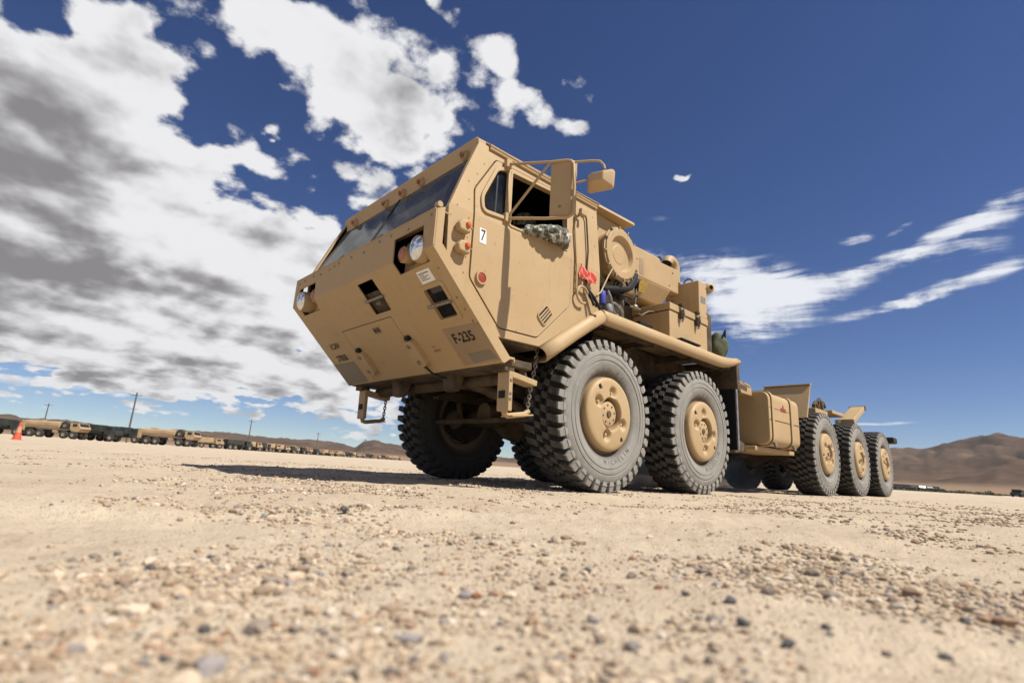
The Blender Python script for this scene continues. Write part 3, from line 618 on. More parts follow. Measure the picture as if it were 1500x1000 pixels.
# engine cover
eh = B().prism([(.50,-.88,2.66),(1.42,-.88,2.68),(1.44,-.88,2.64),(1.84,-.88,2.66),(1.84,-.88,2.34),(.50,-.88,2.31)], (0,1.7,0)).fin('engine_cover', tan, T, .015)
B().hexa([(.50,-.80,2.10),(1.56,-.80,2.13),(1.56,.7,2.13),(.50,.7,2.10),(.50,-.90,2.295),(1.62,-.90,2.325),(1.62,.7,2.325),(.50,.7,2.295)]).fin('engine_side_panel', tan, T, .012)
B().box(.50,1.9,-.62,.6,1.62,2.105).fin('engine_block', MT['under'], T, .01)
B().sheet([(.98,2.165),(1.13,2.17),(1.13,2.285),(.98,2.28)], [], .001, lambda x, z, w: Vector((x,-.80-.10*(z-2.11)/.19-.012+w,z))).fin('warning_sticker', MT['yellow'], T)
B().sheet([(.98,2.36),(1.06,2.36),(1.06,2.55),(.98,2.55)], [], .001, lambda x, z, w: Vector((x,-.8825+w,z))).fin('faded_stain_plate', MT['tan2'], eh)
for x, z in ((1.70,2.58),(1.62,2.40),(.62,2.58),(.62,2.40)): B().lathe([(0,-.006),(.012,-.005),(.016,0)], (x,-.88,z), (0,1,0), 9).fin('bolt', MT['steel'], eh, smooth=True)
B().prism([(1.39,-.86,2.69),(1.45,-.86,2.725),(1.50,-.86,2.69)], (0,.06,0)).fin('lid_catch', MT['black'], T)
pts = [(1.98,-.75,1.9),(1.98,-.75,2.70)]+arc((1.885,-.75,2.74), .095, 0, 165, 10, (1,0,0), (0,0,1))
B().tube(pts, .065, 16, caps=False).fin('exhaust_stack', tan, T, smooth=True, ang=60)
B().tube([pts[-1]+Vector((.0,0,.005)), pts[-1]+Vector((.02,0,.02))], .055, 14).fin('exhaust_mouth', MT['black'], T)
for i in range(5): B().tube(arc((1.98,-.75,2.30+.06*i), .069, 0, 360, 16, (1,0,0), (0,1,0))[:-1], .006, 5, closed=True).fin('stack_ring', MT['under'], T)
# tool boxes on the catwalk
b = B(); b.box(1.23,2.10,-1.10,-.62,1.60,1.955); tbx = b.fin('tool_box', tan, T, .008)
B().box(1.22,2.11,-1.112,-.61,1.965,2.045).fin('box_lid', tan, tbx, .008)
B().box(1.235,2.09,-1.09,-.63,1.95,1.97).fin('lid_gasket', MT['black'], tbx)
for x in (1.45, 1.82):
    la = B().box(x-.028,x+.028,-1.145,-1.10,1.90,2.0).fin('latch', MT['under'], tbx, .008)
    B().tube([(x,-1.15,2.01),(x,-1.16,1.93),(x,-1.13,1.86)], .012, 6).fin('latch_loop', MT['steel'], la, smooth=True)
    B().lathe([(.001,0),(.035,0),(.035,.022),(.001,.03)], (x,-1.12,2.045), (0,0,1), 12).fin('latch_knob', MT['under'], la, smooth=True)
B().box(1.91,2.11,-1.105,-.66,2.047,2.50).fin('battery_box', tan, T, .008)
B().box(1.955,2.06,-1.108,-1.104,2.23,2.31).fin('data_plate', MT['grey'], T)
B().tube(arc((1.95,-.95,2.50), .06, 0, 180, 10, (0,1,0), (0,0,1)), .009, 6).fin('lift_handle', MT['under'], T, smooth=True)
for z in (2.12, 2.44): B().lathe([(0,-.006),(.010,-.004),(.013,0)], (2.09,-1.105,z), (0,1,0), 8).fin('bolt', MT['steel'], T, smooth=True)
B().lathe([(.001,-.03),(.05,-.03),(.065,-.01),(.065,.08),(.03,.10)], (2.27,-1.02,2.50), (-.4,-.9,0), 18).fin('work_lamp', tan, T, smooth=True)
B().tube([(2.13,-1.05,1.62),(2.13,-1.05,2.45),(2.2,-1.03,2.49)], .016, 8).fin('lamp_post', tan, T, smooth=True)
B().box(2.26,2.40,-1.02,-.80,1.63,2.19).fin('filler_post', MT['under'], T, .02)
B().lathe([(.001,0),(.07,0),(.075,.03),(.001,.035)], (2.33,-.92,2.19), (0,0,1), 14).fin('filler_cap', MT['under'], T, smooth=True)
# catwalk fender with its rolled edge
b = B(); N = 40; rows = []
for i in range(N+1):
    x = -.11+(2.83)*i/N
    f = max(0.0, (x-2.15)/.57); zz = 1.585+.0*x+.055*f*f; tw = 1-.55*f*f
    prof = [(-.30,zz+.035),(-1.14,zz+.035),(-1.175,zz+.030),(-1.205,zz+.015),(-1.225,zz-.012*tw),(-1.232,zz-.045*tw),(-1.225,zz-.08*tw),(-1.20,zz-.108*tw),(-1.17,zz-.115*tw)]
    rows.append([b.bm.verts.new((x, y, z)) for y, z in prof])
for i in range(N):
    for j in range(8): b.bm.faces.new((rows[i][j], rows[i+1][j], rows[i+1][j+1], rows[i][j+1]))
cw = b.fin('catwalk_fender', tan, T, smooth=True, ang=50); md = cw.modifiers.new('t', 'SOLIDIFY'); md.thickness = .012
B().box(.55,.78,-1.17,-1.02,1.626,1.66).fin('catwalk_clip', MT['black'], T, .006)
B().box(1.32,1.75,-1.195,-1.06,1.628,1.646).fin('tread_strip', MT['black'], T, .004)
B().box(-.10,2.65,-1.05,-.98,1.50,1.60).fin('catwalk_bearer', MT['under'], T, .006)
for x in (.1,.95,1.75,2.5): B().box(x,x+.06,-1.16,-.45,1.50,1.57).fin('fender_bracket', MT['under'], T, .006)
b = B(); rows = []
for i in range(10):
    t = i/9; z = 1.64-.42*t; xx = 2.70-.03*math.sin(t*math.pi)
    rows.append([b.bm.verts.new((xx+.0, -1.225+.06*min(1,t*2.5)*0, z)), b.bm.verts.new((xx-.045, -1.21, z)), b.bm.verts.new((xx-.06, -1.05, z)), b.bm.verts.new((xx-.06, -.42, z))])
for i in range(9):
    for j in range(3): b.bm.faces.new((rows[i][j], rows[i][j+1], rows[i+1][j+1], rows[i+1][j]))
ff = b.fin('fender_tail', MT['under'], T, smooth=True, ang=50); md = ff.modifiers.new('t', 'SOLIDIFY'); md.thickness = .01  # dark dusty colour stands in for the shade of the enclosed arch
B().box(2.61,2.635,-1.20,-.42,.52,1.26).fin('mud_flap', MT['black'], T, .004)
B().box(2.605,2.645,-1.205,-1.185,.52,1.26).fin('flap_edge', MT['grey'], T, .004)
# ---- chassis
for sd in (-1, 1):
    B().box(-.05,2.58,sd*.56-.02,sd*.56+.02,.98,1.60).fin('inner_fender', MT['under'], T, .006)
B().box(-.6,2.5,-.36,.36,.92,1.60).fin('gearbox', MT['under'], T, .04)
B().box(-.11,2.70,.42,1.22,1.58,1.62).fin('catwalk_fender', tan, T, .008)
B().box(-.11,2.70,1.19,1.22,1.48,1.578).fin('catwalk_skirt', tan, T, .008)
B().box(2.61,2.635,.42,1.20,.52,1.56).fin('mud_flap', MT['black'], T, .004)
B().box(3.0,4.9,.55,1.15,.66,1.42).fin('hydraulic_tank', MT['under'], T, .08)
B().prism([(-.90,1.19,1.10),(-.10,1.19,1.58),(-.10,1.19,1.50),(-.84,1.19,1.02)], (0,-.25,0)).fin('cab_fender_sweep', tan, T, .01)
for sd in (-1, 1):
    B().box(-1.1,10.9,sd*.43-.05,sd*.43+.05,.96,1.30).fin('frame_rail', MT['under'], T, .01)
for x in (-1.05,.85,2.9,4.9,6.9,8.8,10.7): B().box(x,x+.14,-.42,.42,1.0,1.26).fin('cross_member', MT['under'], T, .01)
B().tube([(-.98,-1.1,.86),(-.98,1.1,.86)], .05, 12).fin('front_tube', MT['under'], T, smooth=True)
B().prism([(-1.22,-.48,.99),(-1.02,-.48,.99),(-1.10,-.48,.76),(-1.18,-.48,.76)], (0,.14,0)).fin('tow_horn', MT['under'], T, .02)
B().prism([(-1.22,.34,.99),(-1.02,.34,.99),(-1.10,.34,.76),(-1.18,.34,.76)], (0,.14,0)).fin('tow_horn', MT['under'], T, .02)
B().box(-1.27,-.95,-1.17,1.17,.90,.96).fin('bumper_beam', MT['under'], T, .01)
B().tube([(-1.0,-.42,.86),(-.75,-.5,.80),(-.45,-.62,.66)], .045, 10).fin('steering_link', MT['under'], T, smooth=True)
B().tube([(-.40,-.85,.60),(-.40,.85,.60)], .028, 8).fin('tie_rod', MT['under'], T, smooth=True)
B().lathe([(.001,-.02),(.14,-.02),(.15,.03),(.15,.12),(.001,.15)], (-.55,-.28,.92), (0,-1,0), 18).fin('air_tank', MT['under'], T, smooth=True)
AX = [0.0, 1.73, 5.957, 7.851, 9.711]
for i, x in enumerate(AX):
    a = B().tube([(x,-.80,.67),(x,-.32,.67),(x,-.22,.67),(x,.22,.67),(x,.32,.67),(x,.80,.67)], [.09,.10,.15,.15,.10,.09], 14).fin('axle', MT['under'], T, smooth=True)
    B().ball((x+.02,.02,.65), .23, (1.0,.95,1.0)).lathe([(.10,-.40),(.13,-.2),(.16,0)], (x,.02,.68), (1,0,0), 14, cap0=True).fin('differential', MT['under'], a, smooth=True)
    B().lathe([(.001,-.03),(.20,-.03),(.215,0),(.215,.03),(.20,.05),(.001,.05)], (x-.005,.02,.64), (1,0,.3), 18).fin('housing_flange', MT['dark'], a, smooth=True)
    for sd in (-1, 1):
        for q in range(4):
            B().box(x-.62+.05*q,x+.62-.05*q,sd*.55-.045,sd*.55+.045,.82+.022*q,.84+.022*q).fin('spring_leaf', MT['under'], a)
        B().tube([(x-.22,sd*.62,.62),(x-.30,sd*.60,1.05)], .035, 10).fin('shock_absorber', MT['under'], a, smooth=True)
        B().lathe([(.001,0),(.09,0),(.09,.12),(.06,.15),(.001,.15)], (x-.20,sd*.68,.60), (-.7,0,.7), 14).fin('brake_chamber', MT['under'], a, smooth=True)
        B().lathe([(.05,0),(.25,0),(.25,.10),(.05,.10)], (x,sd*.76,.67), (0,sd,0), 20).fin('brake_drum', MT['dark'], a, smooth=True)
B().tube([(.3,.02,.74),(1.4,.02,.74)], .05, 10).fin('drive_shaft', MT['under'], T, smooth=True)
B().tube([(2.0,.02,.74),(3.4,.02,1.0),(5.7,.02,.74)], .06, 10).fin('drive_shaft', MT['under'], T, smooth=True)
B().box(2.8,3.7,-.38,.38,.70,1.10).fin('transfer_case', MT['under'], T, .05)
# ---- fuel tank
def prof_tank(d=0.0):
    return rpoly([(-1.16-d,.66-d),(-1.16-d,1.40+d),(-.50+d,1.40+d),(-.50+d,.66-d)], .13, 6)
tk = B().prism([(3.72,y,z) for y, z in prof_tank()], (1.14,0,0)).fin('fuel_tank', tan, T, .012, seg=3, smooth=True, ang=50)
for x in (3.79, 4.49):
    pf = prof_tank(.008); k = B(); R1 = [k.bm.verts.new((x,y,z)) for y, z in pf]; R2 = [k.bm.verts.new((x+.07,y,z)) for y, z in pf]; K = len(pf)
    for i in range(K): k.bm.faces.new((R1[i], R1[(i+1)%K], R2[(i+1)%K], R2[i]))
    o = k.fin('tank_strap', tan, tk); md = o.modifiers.new('t', 'SOLIDIFY'); md.thickness = .012; md.offset = 1
    B().lathe([(.001,0),(.022,0),(.022,.07),(.001,.08)], (x+.035,-1.17,.70), (0,-.3,-1), 10).fin('strap_bolt', MT['steel'], tk, smooth=True)
B().box(3.735,4.845,-1.166,-1.160,1.005,1.012).fin('tank_seam', MT['under'], tk)
B().box(3.735,4.48,-1.1635,-1.160,1.17,1.174).fin('tank_seam', MT['under'], tk)
for (x0, x1, z0, z1) in ((4.14,4.34,1.155,1.175),(4.14,4.34,1.185,1.205),(4.22,4.26,1.21,1.25)): B().box(x0,x1,-1.1645,-1.1600,z0,z1).fin('red_marking', MT['red'], tk)
B().box(3.60,5.05,-1.0,-.40,.58,.64).fin('tank_shelf', tan, T, .01)
B().prism([(2.95,-.85,.66),(3.35,-.85,.74),(3.85,-.85,.60),(3.35,-.85,.52)], (0,.5,0)).fin('tank_bracket', MT['under'], T, .01)
B().box(2.75,3.70,-.95,-.55,1.33,1.44).fin('step_box', tan, T, .01)
for i in range(4): B().tube([(2.75+.2*i,-.98,1.46),(2.95+.2*i,-.98,1.44)], .02, 6).fin('step_bar', tan, T, smooth=True)
# ---- rear: guard plates, load arm, rollers
def guard(x, y0, y1):
    g = B().prism([(x-.26,y0,1.18),(x+.0,y0,1.72),(x+.03,y0,1.74),(x-.22,y0,1.18)], (0,y1-y0,0)).fin('wheel_guard', tan, T, .006)
    B().box(x-.02,x+.07,y0-.004,y1,1.735,1.755).fin('guard_lip', tan, g, .004)
guard(5.46,-1.17,-.44); guard(5.46,1.17,.44)
for x, z in ((6.30,1.52),(6.52,1.60),(6.70,1.56)):
    B().tube([(x,-.95,1.30),(x,-.95,z),(x+.08,-.95,z+.05),(x+.16,-.95,z-.02)], .035, 8).fin('lock_hook', MT['under'], T, smooth=True)
B().box(6.2,6.85,-1.0,-.6,1.36,1.46).fin('lock_base', tan, T, .01)
B().box(6.95,7.65,-1.05,-.55,1.44,1.50).fin('deck_plate', tan, T, .01)
B().box(3.3,10.6,-.33,.33,1.31,1.45).fin('load_arm', tan, T, .02)
for x in (4.2,5.2,7.2,8.2): B().box(x,x+.12,-.36,.36,1.452,1.50).fin('arm_band', tan, T, .008)
for sd in (-1, 1):
    mt_ = Matrix.Translation((8.65,sd*.95,1.60)) @ Matrix.Rotation(R_(-22), 4, 'Y')
    ar = B().box(-.50,.45,-.13,.13,-.05,.05, mt_).fin('slide_arm', tan, T, .015)
    B().tube([(9.06,sd*.95-.15,1.775),(9.06,sd*.95+.15,1.775)], .05, 12).fin('roller', MT['steel'], ar, smooth=True)
    B().tube([(8.2,sd*.8,1.3),(8.2,sd*.8,1.45)], .06, 10).fin('arm_post', tan, T, smooth=True)
    tl = B().box(11.1,11.45,sd*1.02-.11,sd*1.02+.11,1.20,1.34).fin('tail_lamp', MT['dark'], T, .03)
    B().lathe([(.001,.01),(.05,.008),(.055,0)], (11.45,sd*1.02,1.27), (1,0,0), 14).fin('lens', MT['red'], tl, smooth=True)
    B().box(10.6,11.2,sd*.95-.06,sd*.95+.06,1.16,1.22).fin('lamp_bracket', MT['under'], T)
# ---- boarding steps with chains
def steps(sd):
    f = lambda x, y, z: Vector((x, sd*y, z))
    w0, w1 = 1.03, 1.16
    def bar(x0, z0, x1, z1, th, name, m=tan):
        d = Vector((x1-x0, 0, z1-z0)).normalized(); nn = Vector((-d.z, 0, d.x))*th*.5
        b = B(); p = [Vector((x0,0,z0))-nn, Vector((x1,0,z1))-nn, Vector((x1,0,z1))+nn, Vector((x0,0,z0))+nn]
        b.prism([(q.x, sd*w0, q.z) for q in p], (0, sd*(w1-w0), 0)); return b
    h = bar(-1.175,.93,-1.175,.86,.10,'').fin('step_hanger', MT['under'], T, .006)
    u = bar(-1.15,.846,-.875,.812,.045,'').fin('boarding_step', tan, T, .006)
    k = bar(-1.158,.87,-1.150,.57,.04,''); k.fin('step_upright', tan, T, .006)
    l = B().tube([f(-1.15,w0+.06,.60), f(-1.14,w0+.06,.555), f(-1.11,w0+.06,.54), f(-.93,w0+.06,.57), f(-.89,w0+.06,.60)], .022, 8)
    l.fin('step_loop', tan, T, smooth=True, ang=60)
    bar(-1.12,.536,-.90,.565,.012,'').fin('lower_tread', tan, T, .004)
    for z in (.66, .70, .80): B().lathe([(0,-.008),(.010,-.006),(.014,0)], f(-1.155,w1,z), (0,-sd,0), 8).fin('bolt', MT['steel'], T, smooth=True)
    B().box(-1.185,-1.176,min(sd*1.06,sd*1.12),max(sd*1.06,sd*1.12),.665,.72).fin('step_slot', MT['black'], T)
    c = chain([f(-.86,1.13,1.10), f(-.868,1.12,.95), f(-.885,1.10,.80), f(-.90,1.09,.60)], .042, .0062); c.fin('chain', MT['steel'], T, smooth=True)
steps(-1); steps(1)
# ------------------------------------------------------------------ wheels
def tyre_mesh():
    b = B()
    half = [(.275,.130),(.300,.150),(.330,.150),(.345,.152),(.362,.170),(.40,.193),(.43,.204),(.455,.212),(.468,.212),(.472,.2075),(.478,.2075),(.482,.214),(.50,.215),(.515,.213),(.519,.208),(.526,.208),(.530,.212),(.552,.209),(.572,.203),(.590,.194),(.604,.165),(.610,.08)]
    prof = [(r, -y) for r, y in half]+[(.611, 0)]+[(r, y) for r, y in half[::-1]]
    b.lathe(prof, (0,0,0), (0,1,0), 72)
    Nn = 38
    def P(r, th, y): return Vector((r*math.cos(th), y, r*math.sin(th)))
    for sd in (-1, 1):
        for i in range(Nn):
            th = 2*math.pi*(i+(.5 if sd > 0 else 0))/Nn; w = 2*math.pi/Nn*.31; sl = sd*.045
            yi, yo = sd*.075, sd*.196
            b.hexa([P(.60,th-w*1.1,sd*.209), P(.60,th+w*1.1,sd*.209), P(.60,th+w+sl,yi), P(.60,th-w+sl,yi),
                    P(.663,th-w*.8,yo), P(.663,th+w*.8,yo), P(.672,th+w*.85+sl,yi), P(.672,th-w*.85+sl,yi)])
            b.hexa([P(.575,th-w*.75,sd*.207), P(.575,th+w*.75,sd*.207), P(.60,th+w,sd*.190), P(.60,th-w,sd*.190),
                    P(.612,th-w*1.05,sd*.2115), P(.612,th+w*1.05,sd*.2115), P(.625,th+w,sd*.19), P(.625,th-w,sd*.19)])
            t2 = th+sl+2*math.pi/Nn*.5
            b.hexa([P(.60,t2-w*.9,sd*.066), P(.60,t2+w*.9,sd*.066), P(.60,t2+w*.9+.03*sd,sd*.006), P(.60,t2-w*.9+.03*sd,sd*.006),
                    P(.671,t2-w*.8,sd*.064), P(.671,t2+w*.8,sd*.064), P(.672,t2+w*.8+.03*sd,sd*.006), P(.672,t2-w*.8+.03*sd,sd*.006)])
    return b.mesh('tyre', MT['tyre'], True, 32)
def rim_mesh():
    b = B(); K = 120; rows = []
    prof = [(.001,-.015),(.20,-.02),(.300,-.02),(.318,-.10),(.324,-.150),(.326,-.185),(.322,-.203),(.312,-.214),(.295,-.221),(.278,-.2245),(.26,-.226),(.243,-.2275),(.226,-.229),(.209,-.2305),(.192,-.232),(.176,-.2335),(.162,-.2345),(.150,-.235),(.145,-.230),(.143,-.20),(.143,-.12)]
    dim = [(82,.193,.055,.048),(150,.195,.055,.048),(-24,.193,.055,.048),(-106,.193,.055,.048),(124,.268,.020,.05),(-53,.268,.020,.05)]
    for r, h in prof:
        row = []
        for j in range(K):
            t = 2*math.pi*j/K; x, z = r*math.cos(t), r*math.sin(t); hh = h
            if .148 < r < .31:
                for a, rr, rad, dep in dim:
                    d = math.hypot(x-rr*math.cos(R_(a)), z-rr*math.sin(R_(a)))
                    if d < rad: hh += dep*(1-(d/rad)**2)**1.0
            row.append(b.bm.verts.new((x, hh, z)))
        rows.append(row)
    for A, Bq in zip(rows, rows[1:]):
        for j in range(K): b.bm.faces.new((A[j], A[(j+1)%K], Bq[(j+1)%K], Bq[j]))
    return b.mesh('wheel', MT['tan'], True, 50), dim
rim_me, dim = rim_mesh(); tyre_me = tyre_mesh()
def link(name, me, par): o = bpy.data.objects.new(name, me); C.objects.link(o); o.parent = par; return o
hubb = B(); hubb.lathe([(.001,-.208),(.100,-.208),(.110,-.203),(.116,-.19),(.116,-.06),(.14,-.06)], (-.008,0,0), (0,1,0), 28)
hub_me = hubb.mesh('hub', MT['tan'], True, 40)
capb = B(); capb.lathe([(.001,-.219),(.026,-.219),(.031,-.212),(.031,-.20)], (-.008,0,0), (0,1,0), 16)
cap_me = capb.mesh('hub_cap', MT['under'], True, 40)
hb_me = B().lathe([(0,-.216),(.007,-.214),(.009,-.20)], (0,0,0), (0,1,0), 7).mesh('hub_bolt', MT['under'], True, 40)
def small(me_name, m, prof, at):
    b = B(); b.lathe(prof, at, (0,1,0), 10); return b.mesh(me_name, m, True, 40)
bolt_me = [small('lug_bolt', MT['steel'] if 0 else MT['tan'], [(0,-.216),(.014,-.214),(.018,-.18)], (.188*math.cos(R_(a)),0,.188*math.sin(R_(a)))) for a, rr, rad, dep in dim[:4]]
hole_me = [small('vent_hole', MT['black'], [(0,-.2215),(.016,-.2215),(.018,-.19)], (.268*math.cos(R_(a)),0,.268*math.sin(R_(a)))) for a, rr, rad, dep in dim[4:]]
spins = [0, 14, 63, 118, 200, 35, 80, 150, 10, 260]
kk = 0
for sd in (-1, 1):
    for x in AX:
        w = link('wheel', rim_me, T); w.location = (x, sd*1.0, .668); sp_ = R_(-spins[kk]); kk += 1
        w.rotation_euler = (0, sp_, 0) if sd < 0 else (0, sp_, math.pi)
        link('tyre', tyre_me, w); link('hub', hub_me, w); link('hub_cap', cap_me, w)
        for m_ in bolt_me: link('lug_bolt', m_, w)
        for k_ in range(8): h_ = link('hub_bolt', hb_me, w); h_.location = (-.008+.08*math.cos(2*math.pi*k_/8+.2), 0, .08*math.sin(2*math.pi*k_/8+.2))
        for m_ in hole_me: link('vent_hole', m_, w)
        if sd < 0 and x < 2:
            for txt, a0, rad, sz, st_ in (('MICHELIN', -95, .415, .055, 7.0), ('16.00 R 20', 132, .40, .032, 5.2), ('X XZL', 70, .405, .038, 5.5)):
                for q, ch in enumerate(txt):
                    if ch == ' ': continue
                    a = R_(a0+q*st_) if a0 < 0 else R_(a0-q*st_)
                    def fn(u, v, a=a, a0=a0, rad=rad):
                        rr = rad+(v if a0 > 0 else -v); aa = a-(u/rad if a0 > 0 else -u/rad)
                        yy = -(.170+(.193-.170)*(rr-.362)/(.40-.362)) if rr < .40 else -(.193+(.204-.193)*(rr-.40)/.03)
                        return Vector((rr*math.cos(aa), yy-.003, rr*math.sin(aa)))
                    l_ = text_mesh(ch, sz, fn, 'tyre_lettering', MT['letter'], w)
# ------------------------------------------------------------------ driver and loose things
def skin_obj(name, V, E, Rr, m, parent=None, root=0, sub=2, disp=None):
    me = bpy.data.meshes.new(name); me.from_pydata(V, E, []); me.materials.append(m)
    o = bpy.data.objects.new(name, me); C.objects.link(o); o.parent = parent
    o.modifiers.new('skin', 'SKIN'); 
    if not me.skin_vertices: 
        pass
    me.skin_vertices  # layer made by the modifier
    sv = me.skin_vertices[0].data if len(me.skin_vertices) else me.attributes.new('skin', 'FLOAT', 'POINT')
    for i, r in enumerate(Rr): sv[i].radius = r if isinstance(r, tuple) else (r, r)
    sv[root].use_root = True
    ss = o.modifiers.new('sub', 'SUBSURF'); ss.levels = sub; ss.render_levels = sub
    if disp:
        tx = bpy.data.textures.new(name+'_folds', 'WOOD'); tx.wood_type = 'BANDNOISE'; tx.noise_scale = disp[1]; tx.turbulence = 7
        d_ = o.modifiers.new('folds', 'DISPLACE'); d_.texture = tx; d_.strength = disp[0]; d_.mid_level = .5; d_.texture_coords = 'LOCAL'
    for p_ in me.polygons: p_.use_smooth = True
    sk = o.modifiers['skin']; sk.use_smooth_shade = True
    return o
dr_ = skin_obj('person', [(-.60,-.62,1.72),(-.58,-.62,2.0),(-.57,-.62,2.16),(-.58,-.62,2.25),(-.60,-.62,2.33),(-.61,-.62,2.40),(-.58,-.82,2.14),(-.66,-1.10,2.07),(-.70,-1.215,2.055),(-.92,-1.215,2.03),(-1.08,-1.18,2.010),(-1.15,-1.13,2.00),
        (-.58,-.42,2.14),(-.75,-.36,1.92),(-1.05,-.50,1.88),(-1.22,-.52,1.95),(-.9,-.72,1.72),(-1.15,-.74,1.45),(-.9,-.52,1.72),(-1.15,-.50,1.45),(-1.20,-1.125,1.99),(-1.20,-1.10,1.99)],
        [(0,1),(1,2),(2,3),(3,4),(4,5),(2,6),(6,7),(7,8),(8,9),(9,10),(10,11),(2,12),(12,13),(13,14),(14,15),(0,16),(16,17),(0,18),(18,19),(11,20),(11,21)],
        [(.15,.12),(.16,.11),(.13,.10),(.06,.06),(.08,.085),(.085,.09),.05,.03,.025,.025,.02,.022,.05,.035,.03,.03,.08,.06,.08,.06,.008,.008], MT['skin'])
tag(dr_, 'driver in camouflage with one elbow out over the door sill', 'person')
un = skin_obj('uniform', [(-.60,-.62,1.68),(-.58,-.62,2.0),(-.57,-.62,2.18),(-.58,-.82,2.15),(-.64,-1.06,2.085),(-.67,-1.19,2.075),(-.72,-1.25,2.065),(-.82,-1.258,2.062),(-.93,-1.245,2.045),(-1.05,-1.222,2.022),(-1.17,-1.19,2.006),
        (-.58,-.42,2.15),(-.75,-.36,1.92),(-1.0,-.48,1.88)],
        [(0,1),(1,2),(2,3),(3,4),(4,5),(5,6),(6,7),(7,8),(8,9),(9,10),(2,11),(11,12),(12,13)],
        [(.17,.14),(.18,.13),(.14,.11),.09,.07,.075,(.085,.09),(.074,.076),(.056,.056),(.036,.036),(.022,.022),.09,.07,.055], MT['camo'], dr_, sub=4, disp=(.030,.06))
B().lathe([(.001,.145),(.06,.135),(.105,.095),(.125,.03),(.13,-.02),(.128,-.03)], (-.60,-.62,2.405), (0,0,1), 24).fin('helmet', MT['camo'], dr_, smooth=True)
B().ball((-.69,-.66,2.40), .035, (.3,1,.6)).ball((-.69,-.58,2.40), .035, (.3,1,.6)).box(-.70,-.69,-.66,-.58,2.40,2.412).fin('sunglasses', MT['black'], dr_, smooth=True)
# red rag tied on the antenna lead
def cloth(name, pts, seed, m, amp=.02):
    rg = random.Random(seed); b = B(); nu, nv = 14, 10; G = []
    for i in range(nu):
        row = []
        for j in range(nv):
            u, v = i/(nu-1), j/(nv-1)
            p = Vector(pts[0])*(1-u)*(1-v)+Vector(pts[1])*u*(1-v)+Vector(pts[2])*u*v+Vector(pts[3])*(1-u)*v
            p += Vector((rg.uniform(-1,1)*amp*.3, -abs(math.sin(u*5+v*3+seed))*amp*1.5-abs(math.sin(v*5+u*2))*amp*.8, rg.uniform(-1,1)*amp*.15))
            row.append(b.bm.verts.new(p))
        G.append(row)
    for i in range(nu-1):
        for j in range(nv-1): b.bm.faces.new((G[i][j], G[i+1][j], G[i+1][j+1], G[i][j+1]))
    o = b.fin(name, m, smooth=True, ang=180); md = o.modifiers.new('t', 'SOLIDIFY'); md.thickness = .004
    ss = o.modifiers.new('s', 'SUBSURF'); ss.levels = 1; ss.render_levels = 1
    return o
rag = cloth('red_rag', [(-.485,-1.20,1.80),(-.385,-1.20,1.80),(-.38,-1.20,1.89),(-.48,-1.20,1.93)], 2, MT['redcloth'], .022); tag(rag, 'red rag tied round the antenna lead behind the cab door', 'rag')
r2 = cloth('rag_tail', [(-.37,-1.20,1.77),(-.255,-1.20,1.80),(-.26,-1.20,1.90),(-.38,-1.20,1.89)], 5, MT['redcloth'], .022); r2.parent = rag
# canvas bag on the catwalk
bb = B(); bb.ball((2.55,-1.02,1.80), .17, (.75,.7,1.05), 3); bag = bb.fin('canvas_bag', MT['green'], smooth=True, ang=180)
for v in bag.data.vertices:
    d = v.co-Vector((2.55,-1.02,1.80)); s_ = 1+.10*math.sin(d.x*30+d.z*22)+.06*math.sin(d.y*40+2); v.co = Vector((2.55,-1.02,1.80))+d*s_
    v.co.z = max(v.co.z, 1.632)
tag(bag, 'dark olive canvas bag slumped on the catwalk behind the tool box', 'bag')
B().tube([(2.50,-1.10,1.90),(2.53,-1.13,2.0),(2.58,-1.10,1.92)], .012, 6).fin('bag_strap', MT['black'], bag, smooth=True)
# ------------------------------------------------------------------ ground
def vn(x, y, seed):
    xi = np.floor(x).astype(np.int64); yi = np.floor(y).astype(np.int64); fx, fy = x-xi, y-yi
    fx = fx*fx*fx*(fx*(fx*6-15)+10); fy = fy*fy*fy*(fy*(fy*6-15)+10)
    def h(a, c):
        v = (a*374761393+c*668265263+seed*1442695041) & 0xffffffff
        v = ((v ^ (v >> 13))*1274126177) & 0xffffffff
        return ((v ^ (v >> 16)) & 0xffff)/65535.0*2-1
    return (h(xi,yi)*(1-fx)+h(xi+1,yi)*fx)*(1-fy)+(h(xi,yi+1)*(1-fx)+h(xi+1,yi+1)*fx)*fy
def fbm(x, y, seed, o=4, g=.5):
    a, s_ = 1.0, 0.0
    for i in range(o): s_ = s_+a*vn(x*2**i+17.3*i, y*2**i-9.1*i, seed+i); a *= g
    return s_
CX, CY = CAM.x, CAM.y
